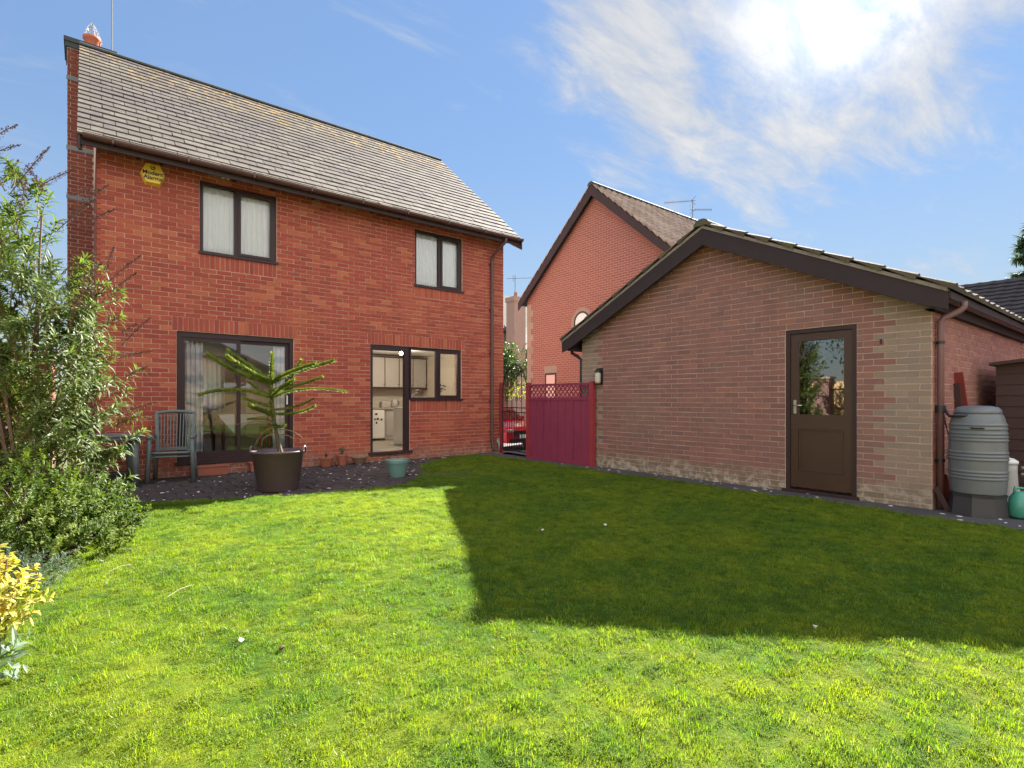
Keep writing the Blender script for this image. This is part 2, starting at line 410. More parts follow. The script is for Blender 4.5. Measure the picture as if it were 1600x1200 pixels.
# ================================================================== GROUND AND SETTING
def sheet(name, pts, z, mat, kind='structure'):
    m = MB(); m.add([(*p, z) if len(p) == 2 else p for p in pts], [tuple(range(len(pts)))]); o = m.build(name, mat); tag(o, kind=kind); return o
m, t, o = newmat('rough_ground'); p = POS(t); n = NOI(t, p, .6, 5, .6)
prin(t, o, MIX(t, n, (.06, .10, .03), (.12, .13, .06)), .95)
sheet('ground', [(-900,-900),(900,-900),(900,900),(-900,900)], -.46, m)
garden_soil = sheet('garden_bed', [(-8,-14),(13.2,-14),(13.2,10.1),(-8,10.1)], -.065, M_soil)
# patio + paths base
m, t, o = newmat('patio_paving'); p = POS(t)
n = NOI(t, p, 3, 5, .65); f = NOI(t, p, 45, 4, .7)
c = MIX(t, n, (.030, .022, .025), (.105, .078, .078)); c = MIX(t, SS(t, f, .52, .7), c, (.17, .145, .13)); c = MIX(t, SS(t, NOI(t, p, 2.1, 4, .7), .56, .7), c, (.035, .045, .018))
prin(t, o, c, .9, .25, 0, f, .6, .01); M_patio = m
m, t, o = newmat('path_concrete'); p = POS(t)
n = NOI(t, p, 2, 5, .65); f = NOI(t, p, 60, 4, .7)
c = MIX(t, n, (.055, .052, .055), (.12, .11, .11)); c = MIX(t, SS(t, f, .58, .75), c, (.18, .17, .15)); c = MIX(t, SS(t, NOI(t, p, 3.1, 4, .7), .55, .7), c, (.045, .05, .025))
prin(t, o, c, .9, .3, 0, f, .5, .01); M_path = m
sheet('patio', [(-3,6.4),(6.9,6.4),(6.9,9.99),(-3,9.99)], -.002, M_soil)
sheet('path', [(6.86,-4),(13,-4),(13,1.75),(7.36,1.75),(7.36,9.99),(6.86,9.99)], .004, M_path)
patio_poly = [(-3, 8.0), (.3, 7.75), (1.1, 7.35), (2.0, 7.08), (2.9, 6.97), (3.66, 6.99), (4.05, 7.5), (4.6, 8.5), (5.4, 9.3), (6.3, 9.75), (7.4, 9.8), (7.4, 10), (-3, 10)]
def in_poly(x, y, poly):
    c = False; n = len(poly)
    for i in range(n):
        x0, y0 = poly[i]; x1, y1 = poly[(i+1) % n]
        if (y0 > y) != (y1 > y) and x < (x1-x0)*(y-y0)/(y1-y0) + x0: c = not c
    return c
bed_edge = [(-14, -.6), (1.0, -.8), (2.4, -.6), (3.2, -.42), (3.6, -.34), (4.5, -.30), (4.9, -.26), (5.6, -.02), (6.4, .2), (7.2, .40), (7.8, .35), (9, .3)]
def bed_x(y):
    for (a, b), (c, d) in zip(bed_edge, bed_edge[1:]):
        if a <= y <= c: return b + (d-b)*(y-a)/(c-a)
    return -.6
def in_lawn(x, y):
    return bed_x(y) < x < 6.86 + .03*math.sin(y*3) and not in_poly(x, y, patio_poly) and y < 9.95
def lawn_z(x, y):
    return .012 + .026*noise.noise(Vector((x*.6, y*.6, 0))) + .016*noise.noise(Vector((x*1.9, y*1.9, 4))) + .011*noise.noise(Vector((x*5.5, y*5.5, 9)))
def lawn_mesh(x0, x1, y0, y1, s, name, extra=0.):
    nx, ny = int((x1-x0)/s), int((y1-y0)/s); idx = {}; vs = []; fs = []
    def vid(i, j):
        if (i, j) not in idx:
            x, y = x0 + i*s, y0 + j*s; idx[(i, j)] = len(vs); vs.append((x, y, lawn_z(x, y)))
        return idx[(i, j)]
    for i in range(nx):
        for j in range(ny):
            if in_lawn(x0 + (i+.5)*s, y0 + (j+.5)*s): fs.append((vid(i,j), vid(i+1,j), vid(i+1,j+1), vid(i,j+1)))
    me = bpy.data.meshes.new(name); me.from_pydata(vs, [], fs); me.update(); me.shade_smooth(); return me
GA = dict(green=(.085, .175, .018), mid=(.135, .222, .016), moss=(.245, .295, .016), dry=(.30, .24, .10))
def grass_color(t, p):
    big = NOI(t, p, .55, 4, .6, .3); mid = NOI(t, p, 2.8, 5, .65, .4); fi = NOI(t, p, 13., 3, .6)
    f = M(t, 'ADD', M(t, 'MULTIPLY', big, .45), M(t, 'ADD', M(t, 'MULTIPLY', mid, .42), M(t, 'MULTIPLY', fi, .2)))
    c = MIX(t, SS(t, f, .44, .55), GA['green'], GA['mid']); c = MIX(t, M(t, 'MULTIPLY', SS(t, f, .48, .66), .8), c, GA['moss'])
    return c
m, t, o = newmat('turf'); p = POS(t)
prin(t, o, MIX(t, 1., grass_color(t, p), (.5, .5, .5), 'MULTIPLY'), .95, .1, 0, NOI(t, p, 60, 4, .7), .8, .02); M_turf = m
lawn = bpy.data.objects.new('lawn', lawn_mesh(-1.1, 6.92, -9, 9.98, .06, 'lawn')); lawn.data.materials.append(M_turf); COL.objects.link(lawn); tag(lawn, kind='structure')
m, t, o = newmat('grass_blade'); p = POS(t)
oi = N(t, 'ShaderNodeObjectInfo').outputs['Random']; ri = N(t, 'ShaderNodeNewGeometry').outputs['Random Per Island']
rr = M(t, 'FRACT', M(t, 'ADD', oi, ri))
c = grass_color(t, p); c = MIX(t, 1., c, RAMP(t, oi, [(0, (.55, .60, .6)), (.5, (.95, .95, .95)), (1, (1.25, 1.18, 1.1))]), 'MULTIPLY'); c = MIX(t, M(t, 'MULTIPLY', SS(t, rr, .55, 1.), .5), c, GA['moss']); c = MIX(t, M(t, 'MULTIPLY', SS(t, rr, .3, .0), .55), c, GA['green'])
c = MIX(t, SS(t, rr, .97, .99), c, GA['dry'])
pb = N(t, 'ShaderNodeBsdfPrincipled'); t.links.new(c, pb.inputs['Base Color']); pb.inputs['Roughness'].default_value = .48; pb.inputs['Specular IOR Level'].default_value = .5
tl = N(t, 'ShaderNodeBsdfTranslucent'); t.links.new(MIX(t, 1., c, (1.9, 2.0, .7), 'MULTIPLY'), tl.inputs[0])
mx = N(t, 'ShaderNodeMixShader'); mx.inputs[0].default_value = .42
t.links.new(pb.outputs[0], mx.inputs[1]); t.links.new(tl.outputs[0], mx.inputs[2]); t.links.new(mx.outputs[0], o.inputs[0]); M_grass = m
m, t, o = newmat('moss_tuft'); p = POS(t); om = N(t, 'ShaderNodeObjectInfo').outputs['Random']
c = MIX(t, SS(t, NOI(t, p, 2.2, 4, .6), .4, .62), (.095, .175, .014), (.225, .28, .018)); c = MIX(t, M(t, 'MULTIPLY', RND(t), .35), c, (.075, .13, .014)); c = MIX(t, 1., c, RAMP(t, om, [(0, (.5, .55, .6)), (.5, (.95, .95, .95)), (1, (1.3, 1.2, 1.1))]), 'MULTIPLY')
pb = N(t, 'ShaderNodeBsdfPrincipled'); t.links.new(c, pb.inputs['Base Color']); pb.inputs['Roughness'].default_value = .7; pb.inputs['Specular IOR Level'].default_value = .2
tl = N(t, 'ShaderNodeBsdfTranslucent'); t.links.new(MIX(t, 1., c, (1.7, 1.8, .8), 'MULTIPLY'), tl.inputs[0])
mx = N(t, 'ShaderNodeMixShader'); mx.inputs[0].default_value = .3
t.links.new(pb.outputs[0], mx.inputs[1]); t.links.new(tl.outputs[0], mx.inputs[2]); t.links.new(mx.outputs[0], o.inputs[0]); M_moss = m
def clump(seed, nb, rad, hmin, hmax, w, mat=None, lean=(.1, .9)):
    r = random.Random(seed); vs = []; fs = []
    for _ in range(nb):
        a = r.uniform(0, 2*PI); d = rad*math.sqrt(r.random()); x, y = d*math.cos(a), d*math.sin(a)
        h = r.uniform(hmin, hmax); ln = r.uniform(*lean)*h; la = r.uniform(0, 2*PI); lx, ly = math.cos(la)*ln, math.sin(la)*ln
        wa = la + PI/2 + r.uniform(-.5, .5); wx, wy = math.cos(wa)*w*r.uniform(.6, 1.2), math.sin(wa)*w*r.uniform(.6, 1.2)
        k = len(vs)
        vs += [(x-wx, y-wy, -.004), (x+wx, y+wy, -.004), (x+lx*.35+wx*.8, y+ly*.35+wy*.8, h*.55), (x+lx*.35-wx*.8, y+ly*.35-wy*.8, h*.55), (x+lx, y+ly, h*.92)]
        fs += [(k, k+1, k+2, k+3), (k+3, k+2, k+4)]
    me = bpy.data.meshes.new('grass_clump'); me.from_pydata(vs, [], fs); me.materials.append(mat or M_grass); me.update(); return me
def scatter(name, base_mesh, variants, density, smin, smax, label, seed=0, nscale=8.5, nz=(.38, 1.5), tilt=.25):
    cl_ = bpy.data.collections.new(name + '_sources')
    for me in variants: cl_.objects.link(bpy.data.objects.new('clump', me))
    o = bpy.data.objects.new(name, base_mesh); COL.objects.link(o)
    ng = bpy.data.node_groups.new(name, 'GeometryNodeTree')
    ng.interface.new_socket('Geometry', in_out='INPUT', socket_type='NodeSocketGeometry'); ng.interface.new_socket('Geometry', in_out='OUTPUT', socket_type='NodeSocketGeometry')
    gi = ng.nodes.new('NodeGroupInput'); go = ng.nodes.new('NodeGroupOutput')
    dp = ng.nodes.new('GeometryNodeDistributePointsOnFaces'); dp.inputs['Density'].default_value = density; dp.inputs['Seed'].default_value = seed
    ci = ng.nodes.new('GeometryNodeCollectionInfo'); ci.inputs['Collection'].default_value = cl_; ci.inputs['Separate Children'].default_value = True; ci.inputs['Reset Children'].default_value = True
    ip = ng.nodes.new('GeometryNodeInstanceOnPoints'); ip.inputs['Pick Instance'].default_value = True
    rv = ng.nodes.new('FunctionNodeRandomValue'); rv.data_type = 'FLOAT_VECTOR'
    rv.inputs[0].default_value = (-tilt, -tilt, 0); rv.inputs[1].default_value = (tilt, tilt, 6.283)
    rf = ng.nodes.new('FunctionNodeRandomValue'); rf.data_type = 'FLOAT'; rf.inputs[2].default_value = smin; rf.inputs[3].default_value = smax
    nt = ng.nodes.new('ShaderNodeTexNoise'); nt.inputs['Scale'].default_value = nscale; nt.inputs['Detail'].default_value = 3
    mr = ng.nodes.new('ShaderNodeMapRange'); mr.inputs[1].default_value = .35; mr.inputs[2].default_value = .68; mr.inputs[3].default_value = nz[0]; mr.inputs[4].default_value = nz[1]
    mu = ng.nodes.new('ShaderNodeMath'); mu.operation = 'MULTIPLY'
    L = ng.links.new
    L(gi.outputs[0], dp.inputs['Mesh']); L(dp.outputs['Points'], ip.inputs['Points']); L(ci.outputs[0], ip.inputs['Instance'])
    L(rv.outputs[0], ip.inputs['Rotation']); L(nt.outputs[0], mr.inputs[0]); L(mr.outputs[0], mu.inputs[0]); L(rf.outputs[1], mu.inputs[1]); L(mu.outputs[0], ip.inputs['Scale'])
    L(ip.outputs[0], go.inputs[0])
    md = o.modifiers.new('scatter', 'NODES'); md.node_group = ng
    tag(o, label, 'grass', kind='stuff'); return o
vars1 = [clump(100 + i, 40, .040, .008, .024, .0010) for i in range(6)] + [clump(150 + i, 60, .036, .004, .011, .0013, M_moss, (.6, 1.8)) for i in range(6)]
scatter('grass', lawn_mesh(-1.1, 6.92, -3, 9.98, .06, 'grass'), vars1, 850, .75, 1.25, 'short bright green lawn grass mottled with yellow moss')
vars2 = [clump(200 + i, 18, .035, .025, .065, .0013) for i in range(5)]
scatter('grass_tufts', lawn_mesh(-1.1, 3.2, .3, 8, .09, 'grass_tufts'), vars2, 70, .45, .95, 'longer uneven grass tufts near the shrub border', seed=5, nscale=1.3, nz=(.15, 1.15))
for o_ in bpy.data.objects:
    if o_.name == 'grass_tufts': o_['category'] = 'grass'

# patio slabs: irregular square pavers
rp = random.Random(5); slabs = []
for i in range(-6, 24):
    for j in range(0, 12):
        x, y = i*.30 + (.15 if j % 2 else 0), 6.9 + j*.26
        if in_poly(x + .15, y + .13, patio_poly) and y < 9.85: slabs.append((x, y))
slabs.sort(key=lambda s: s[0]**2 + s[1]**2)
pat = bpy.data.objects['patio']; WORLD['patio'] = Vector((0, 0, 0))
psv = brick_variants('paving_slab', .276, .238, .04, M_patio, 8, .006, 9)
rest = MB()
for k, (x, y) in enumerate(slabs):
    if y + .25 > 9.99: continue
    if k < 290:
        o = bpy.data.objects.new('paving_slab', psv[k % 8]); o.location = (x + .15, y + .13, -.012 + rp.uniform(-.004, .003)); o.rotation_euler = (rp.uniform(-.008, .008), rp.uniform(-.008, .008), 0); attach(o, pat)
    else: rest.box(x + .006, y + .006, -.03, x + .294, y + .254, .008 + rp.uniform(-.003, .003))
if rest.v: tag(rest.build('paving_slabs', M_patio, pat), kind='stuff')
# fallen petals and bits
m = MB(); rp = random.Random(8)
M_petal = simple('white_petal', (.75, .70, .70), .7, .2)
def fleck(x, y, z, s):
    a = rp.uniform(0, PI); n = 5; pts = [(x + s*math.cos(a + 2*PI*i/n)*rp.uniform(.6, 1.2), y + s*math.sin(a + 2*PI*i/n)*rp.uniform(.6, 1.2), z + rp.uniform(0, .006)) for i in range(n)]
    m.add(pts + [(x, y, z + .008)], [(i, (i+1) % n, n) for i in range(n)])
for _ in range(300):
    x, y = rp.uniform(-.5, 6.5), rp.uniform(6.9, 9.9)
    if in_poly(x, y, patio_poly): fleck(x, y, .012, rp.choice([.007, .009, .013, .02, .034])*rp.uniform(.7, 1.1))
for _ in range(46): fleck(rp.uniform(6.9, 7.3), rp.uniform(.2, 7.5), .007, rp.uniform(.01, .035))
tag(m.build('fallen_petals', M_petal), 'scattered white petals and bird droppings on the dark paving', 'petals', kind='stuff')
# drive
m, t, o = newmat('drive_tarmac'); p = POS(t); prin(t, o, MIX(t, NOI(t, p, 20, 4, .7), (.10, .085, .09), (.17, .15, .15)), .9, .3, 0, NOI(t, p, 120, 2, .6), .4, .005)
md = MB(); md.add([(7.40,7.3,.0),(7.72,9.9,.0),(20,9.9,0),(20,7.3,0),(7.72,12.2,-.38),(20,12.2,-.38),(7.72,60,-.38),(20,60,-.38)], [(0,3,2,1),(1,2,5,4),(4,5,7,6)])
tag(md.build('driveway', m), kind='structure')

# ================================================================== MAIN HOUSE
HY = 10.0; HX0, HX1 = .12, 7.70; EZ = 5.05
hw = [(1.45, 2.64, 3.62, 4.82), (5.37, 6.55, 3.60, 4.80), (1.13, 2.93, .22, 2.325), (4.39, 5.25, .18, 2.325), (5.25, 6.53, 1.22, 2.325)]
house = empty('brick_house', (3.9, 10, 0), 'two-storey red brick house with grey tiled roof and patio doors', 'house')
mb = MB(); wall_sheet(mb, 'Y', HY + .001, HX0 + .052, HX1, -.3, EZ, hw, .288)
# side and rear walls, gables
RY, RZ, EY = 13.25, 8.06, 9.57
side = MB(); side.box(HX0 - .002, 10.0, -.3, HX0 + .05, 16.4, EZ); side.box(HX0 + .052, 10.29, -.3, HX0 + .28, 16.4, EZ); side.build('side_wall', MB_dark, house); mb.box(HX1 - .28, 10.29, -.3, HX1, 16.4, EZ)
wall_sheet(mb, 'Y', 16.4, HX0, HX1, -.3, EZ, [(1.2, 2.9, 1.0, 2.3)], .25)
for x in (HX0, HX1 - .28): mb.prism([(x, 10.02, EZ), (x, 16.62, EZ), (x, 13.25, 7.92)], (.28, 0, 0))
mb.build('wall', M_mortar, house)
# brickwork
soldiers = []
def soldier(u0, u1, z0, h=.215):
    n = max(1, int(round((u1-u0)/.075))); s = (u1-u0)/n
    for i in range(n): soldiers.append((u0 + i*s + (s-.065)/2, u0 + i*s + (s+.065)/2, z0, z0 + h))
soldier(1.07, 2.99, 2.333); soldier(4.33, 6.60, 2.333); soldier(5.25, 6.53, .983, .225); soldier(1.45, 2.64, 3.383, .225); soldier(5.37, 6.55, 3.383, .21)
bh = hw + [(1.07, 2.99, 2.325, 2.55), (4.33, 6.60, 2.325, 2.55), (5.25, 6.53, .985, 1.22), (1.45, 2.64, 3.39, 3.62), (5.37, 6.55, 3.39, 3.60)]
rects = courses(HX0, HX1, .0, EZ - .02, bh, off=.0)
lay_bricks(house, rects + soldiers, 'Y', HY, MB_house, -1, 300)
# thin pale corner strip and lead bands of the chimney
# eaves: soffit, fascia, gutter
mb = MB(); mb.box(HX0 - .2, 9.60, 4.80, HX1 + .2, 9.625, 5.0); mb.build('fascia', M_brown, house)
mb = MB(); mb.box(HX0 - .2, 9.627, 4.99, HX1 + .2, 9.985, 5.005); mb.build('soffit', M_brown, house)
mb = MB()
def gutter(mb, a, b, r, drop, n=7):
    a = Vector(a); b = Vector(b); d = (b-a).normalized(); s = d.cross(Vector((0, 0, 1))).normalized()
    for k in range(n):
        A0, A1 = PI + PI*k/n, PI + PI*(k+1)/n
        for r_ in (r,):
            pts = []
            for A in (A0, A1):
                pts.append(s*math.cos(A)*r_ + Vector((0, 0, math.sin(A)*r_)))
            q = [a + pts[0], a + pts[1], b + pts[1], b + pts[0]]
            q2 = [a + pts[0]*.93, a + pts[1]*.93, b + pts[1]*.93, b + pts[0]*.93]
            mb.add(q, [(0,1,2,3)]); mb.add(q2, [(3,2,1,0)])
    return mb
gutter(mb, (HX0 - .16, 9.535, 4.93), (HX1 + .2, 9.535, 4.93), .062, 0)
mb.build('gutter', M_plastic, house, smooth=False)
for x in [.3 + i*.93 for i in range(9)]:
    b = MB(); b.box(x-.012, 9.468, 4.862, x+.012, 9.60, 4.872); b.box(x-.012, 9.466, 4.862, x+.012, 9.474, 4.935); b.build('gutter_bracket', M_plastic, house)
for x in (2.25, 4.35):
    b = MB(); gutter(b, (x-.05, 9.535, 4.93), (x+.05, 9.535, 4.93), .068, 0); b.build('gutter_joint', M_plastic, house)
# rafter feet / brackets on wall
for x in (.62, .92, 1.95, 2.55, 3.25, 3.75, 4.4, 5.0):
    b = MB(); b.box(x-.02, 9.93, 4.90, x+.02, 9.985, 4.975); b.build('soffit_clip', M_brown, house)
# downpipe
b = MB(); X = 7.33
b.tube([(X+.10, 9.535, 4.88), (X+.10, 9.56, 4.80), (X+.02, 9.72, 4.66), (X, 9.93, 4.52), (X, 9.945, 4.40), (X, 9.945, .30), (X, 9.90, .12), (X+.0, 9.86, .06)], .034, 10)
dpz = b.build('downpipe', M_plastic, house, smooth=True)
for z in (4.35, 3.3, 2.3, 1.2, .5):
    b = MB(); b.lathe([(.043, -.02), (.043, .02)], (X, 9.945, z), 12); b.box(X-.06, 9.965, z-.012, X+.06, 9.99, z+.012); b.build('pipe_clip', M_plastic, house)
b = MB(); b.tube([(7.47, 9.97, .26), (7.47, 9.93, .27), (7.50, 9.90, .22), (7.50, 9.90, .02)], .02, 8); b.build('waste_pipe', M_greyl, house, smooth=True)
b = MB(); b.box(7.50, 9.955, .20, 7.60, 9.99, .32); b.build('meter_cover', M_greyl, house)
# roof structure
sl = Vector((0, RY - EY, RZ - 4.93)); SL = sl.length; su = sl.normalized(); nrm = Vector((0, -su.z, su.y))
roof = MB(); X0, X1 = -.10, 7.92
e0 = Vector((0, EY, 4.93))
def rp3(x, s, h): v = e0 + su*s + nrm*h; return (x, v.y, v.z)
roof.prism([rp3(X0+.02, .02, -.07), rp3(X0+.02, SL, -.07), rp3(X0+.02, SL, -.012), rp3(X0+.02, .02, -.012)], (X1-X0-.04, 0, 0))
roof.prism([(X0+.02, RY, RZ-.075), (X0+.02, 16.95, 4.86), (X0+.02, 16.95, 4.93), (X0+.02, RY, RZ-.005)], (X1-X0-.04, 0, 0))
ro = roof.build('roof', M_brown, house); WORLD[ro.name] = WORLD[house.name]; 
for (xa, xb) in ((X0+.0, X0+.03), (X1-.03, X1)):
    b = MB(); b.prism([rp3(xa, -.02, -.20), rp3(xa, SL+.02, -.20), rp3(xa, SL+.02, -.02), rp3(xa, -.02, -.02)], (xb-xa, 0, 0)); b.build('barge_board', M_brown, house)
b = MB(); b.prism([(X1-.035, 9.56, 4.92), (X1-.035, 9.56, 4.70), (X1-.035, 9.98, 4.92)], (.03, 0, 0)); b.build('box_end', M_brown, house)
b = MB(); b.prism([(X0+.005, 9.56, 4.92), (X0+.005, 9.56, 4.72), (X0+.005, 9.98, 4.92)], (.03, 0, 0)); b.build('box_end', M_brown, house)
# roof tiles
m, t, o = newmat('grey_roof_tile'); p = POS(t); r = RND(t)
c = RAMP(t, r, [(0, (.098, .084, .072)), (.5, (.124, .105, .088)), (1, (.152, .129, .106))])
st = NOI(t, p, .9, 5, .65, .6); fi = NOI(t, p, 35, 4, .7)
c = MIX(t, M(t, 'MULTIPLY', SS(t, st, .44, .64), .75), c, (.095, .078, .078))
c = MIX(t, M(t, 'MULTIPLY', SS(t, NOI(t, p, 5, 5, .7), .5, .75), .5), c, (.27, .24, .17))
c = MIX(t, M(t, 'MULTIPLY', SS(t, fi, .45, .7), .6), c, (.085, .08, .065))
zs = N(t, 'ShaderNodeSeparateXYZ'); t.links.new(p, zs.inputs[0])
lich = M(t, 'MULTIPLY', SS(t, NOI(t, p, 6.5, 5, .7, .6), .53, .61), SS(t, M(t, 'ADD', zs.outputs[2], M(t, 'MULTIPLY', NOI(t, p, 1.3, 2), 1.2)), 7.55, 8.3))
c = MIX(t, M(t, 'MULTIPLY', lich, .95), c, MIX(t, NOI(t, p, 12, 2), (.42, .17, .02), (.48, .38, .07)))
c = MIX(t, M(t, 'MULTIPLY', SS(t, zs.outputs[2], 5.25, 4.9), .3), c, (.30, .26, .19))
prin(t, o, c, .85, .3, 0, fi, .5, .008); M_tile = m
tiles = []; G = SL/22; TW = .30
for rI in range(22):
    off = -(TW/2 if rI % 2 else 0)
    k = 0; x = X0 + off
    while x < X1 - .02:
        a, bb = max(x, X0), min(x + TW, X1)
        if bb - a > .06: tiles.append((rI, a, bb))
        x += TW
tl_list = sorted([q for q in tiles if abs(q[2]-q[1]-TW) < .01], key=lambda q: -(1.0/(((q[1]+.15)**2 + (9.57+q[0]*.167)**2 + (3.7+q[0]*.14)**2)**1.25)))
ind = tl_list[:300]; other = [q for q in tiles if q not in set(ind)]
tilev = []
for k in range(5):
    rr_ = random.Random(k); w = TW/2 - .0045; L_ = G + .05; tb = MB(); j = lambda s=.0015: rr_.uniform(-s, s)
    tb.add([(-w, 0, .0+j()), (w, 0, .0+j()), (w, L_, -.004), (-w, L_, -.004), (-w, 0, .025+j(.004)), (w, 0, .025+j(.004)), (w, L_, .004), (-w, L_, .004)], [(0,3,2,1),(4,5,6,7),(0,1,5,4),(1,2,6,5),(2,3,7,6),(3,0,4,7)])
    tilev.append(tb.mesh('roof_tile', M_tile))
rotm = Matrix(((1, 0, 0), (0, su.y, nrm.y), (0, su.z, nrm.z)))
tr = math.atan2(G and .018, G)  # tiles sit on the one below
rt = random.Random(4)
for rI, a, bb in ind:
    o = bpy.data.objects.new('roof_tile', tilev[rt.randrange(5)]); v = e0 + su*(rI*G - .03 + rt.uniform(-.003, .003)) + nrm*(.006 + rt.uniform(0, .004))
    o.location = ((a+bb)/2, v.y, v.z); o.rotation_euler = rotm.to_euler(); o.rotation_euler.x -= 0.0; attach(o, ro)
tb = MB()
for rI, a, bb in other:
    s0 = rI*G - .03 + rt.uniform(-.003, .003); h = .006 + rt.uniform(0, .004); s1 = s0 + G + .05
    tb.add([rp3(a+.003, s0, h), rp3(bb-.002, s0, h), rp3(bb-.002, s1, h-.004), rp3(a+.002, s1, h-.004), rp3(a+.002, s0, h+.025), rp3(bb-.002, s0, h+.025+rt.uniform(-.003, .003)), rp3(bb-.002, s1, h+.004), rp3(a+.002, s1, h+.004)],
           [(0,3,2,1),(4,5,6,7),(0,1,5,4),(1,2,6,5),(2,3,7,6),(3,0,4,7)])
tag(tb.build('roof_tiles', M_tile, ro), kind='stuff')
M_ridge = simple('dark_ridge_tile', (.05, .055, .055), .8, .4, 5)
x = X0
while x < X1 - .1:
    x1 = min(x + .45, X1); b = MB(); n = 6; vs = []
    for xx in (x + .004, x1 - .004):
        for k in range(n + 1):
            A = PI*k/n; vs.append((xx, RY - math.cos(A)*.10, RZ - .03 + math.sin(A)*.085))
    b.add(vs, [(k, k+1, k+n+2, k+n+1) for k in range(n)] + [tuple(range(n+1)), tuple(range(n+1, 2*n+2))]); b.build('ridge_tile', M_ridge, ro); x += .45
# chimney on the left gable
CX0, CX1, CY0, CY1, CZ = -.285, .44, 13.42, 14.15, 8.22
ch = MB(); ch.box(CX0, CY0, -.2, HX0 - .002, CY1, 8.1); ch.box(HX0 - .001, CY0, 7.0, CX1, CY1, 8.1); cho = ch.build('chimney', M_mortar_g, house); WORLD[cho.name] = WORLD[house.name]
rc = courses(CX0, HX0, 0, 7.5, off=.05) + courses(CX0, CX1, 7.5, 8.03, off=.05)
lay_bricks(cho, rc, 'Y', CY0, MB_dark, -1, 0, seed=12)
b = MB(); b.box(CX0-.03, CY0-.03, 8.04, CX1+.03, CY1+.03, 8.14); b.box(CX0-.05, CY0-.05, 8.14, CX1+.05, CY1+.05, CZ); b.build('cap', M_ridge, cho)
for z in (7.45, 6.1, 5.15):
    b = MB(); b.box(CX0-.012, CY0-.014, z-.04, HX0, CY0-.003, z+.04); b.build('lead_band', M_lead, cho)
b = MB(); b.lathe([(.10, 0), (.125, .03), (.12, .06), (.135, .26), (.155, .28), (.155, .33), (.12, .33)], (.10, 13.78, CZ), 20); pt = b.build('chimney_pot', simple('clay_pot', (.45, .12, .06), .8, .3), cho, smooth=True)
b = MB()
for k in range(10):
    a = 2*PI*k/10; b.tube(curve_pts((.10+.13*math.cos(a), 13.78+.13*math.sin(a), CZ+.32), (.10+.11*math.cos(a), 13.78+.11*math.sin(a), CZ+.52), (.10, 13.78, CZ+.64), 6), .006, 5)
for z, r_ in ((.42, .115), (.50, .085)):
    b.tube([(.10+r_*math.cos(2*PI*k/14), 13.78+r_*math.sin(2*PI*k/14), CZ+z) for k in range(15)], .005, 5)
cg = b.build('cowl_guard', M_steel, house); 
# thin edge strip on corner
b = MB(); b.box(-.09, 9.70, 4.78, -.04, 9.80, 4.95); b.build('end_cap', M_lead, house)
# aerial mast on chimney
ae = empty('tv_aerial', (.42, 13.8, 8.2), 'tall thin television aerial mast behind the left end of the ridge', 'aerial')
b = MB(); b.tube([(.42, 13.8, 7.9), (.42, 13.8, 9.75)], .016, 6); b.build('mast', M_lead, ae)
b = MB(); b.tube([(.25, 13.9, 9.62), (1.1, 13.4, 9.60)], .010, 6)
for k in range(9): b.tube([(.3+k*.09, 13.87-k*.053-.1, 9.62), (.3+k*.09+.06, 13.87-k*.053+.1, 9.62)], .005, 5)
b.build('antenna', M_lead, ae)

def casement(house_, name, u0, u1, z0, z1, axis, pos, split, fm, gm, fw=.055, sash=.045, inset=.035, label=None):
    """window or glazed frame lying behind plane pos"""
    def bx(m, a, b, c, d, d0, d1): m.box(a, pos + d0, c, b, pos + d1, d) if axis == 'Y' else m.box(pos + d0, a, c, pos + d1, b, d)
    w = MB(); i0, i1 = inset, inset + .07
    bx(w, u0, u0+fw, z0, z1, i0, i1); bx(w, u1-fw, u1, z0, z1, i0, i1); bx(w, u0+fw, u1-fw, z1-fw, z1, i0, i1); bx(w, u0+fw, u1-fw, z0, z0+fw, i0, i1)
    um = u0 + (u1-u0)*split; bx(w, um-fw/2, um+fw/2, z0+fw, z1-fw, i0, i1)
    root = w.build(name, fm, house_); WORLD[root.name] = WORLD[house_.name]
    if label: root['label'] = label
    for (a, b, s) in ((u0+fw, um-fw/2, 0), (um+fw/2, u1-fw, 1)):
        if s:
            q = MB(); c, d = z0+fw, z1-fw
            bx(q, a, a+sash, c, d, i0-.012, i0+.03); bx(q, b-sash, b, c, d, i0-.012, i0+.03); bx(q, a+sash, b-sash, d-sash, d, i0-.012, i0+.03); bx(q, a+sash, b-sash, c, c+sash, i0-.012, i0+.03)
            q.build('sash', fm, root)
            a += sash; b -= sash; c += sash; d -= sash
        else: c, d = z0+fw, z1-fw
        q = MB(); bx(q, a-.004, b+.004, c-.004, d+.004, i0+.034, i0+.04); q.build('pane', gm, root)
    return root
casement(house, 'window', *hw[0][:2], *hw[0][2:], 'Y', HY, .46, M_bwin, M_glass)
casement(house, 'window', *hw[1][:2], *hw[1][2:], 'Y', HY, .52, M_bwin, M_glass)
casement(house, 'window', *hw[4][:2], *hw[4][2:], 'Y', HY, .53, M_bwin, M_glass)
for (u0, u1, z0) in ((1.43, 2.66, 3.62), (5.35, 6.57, 3.60), (5.26, 6.55, 1.22)):
    b = MB(); b.box(u0, 9.965, z0-.012, u1, 10.03, z0+.028); b.build('window_sill', M_bwin, house)
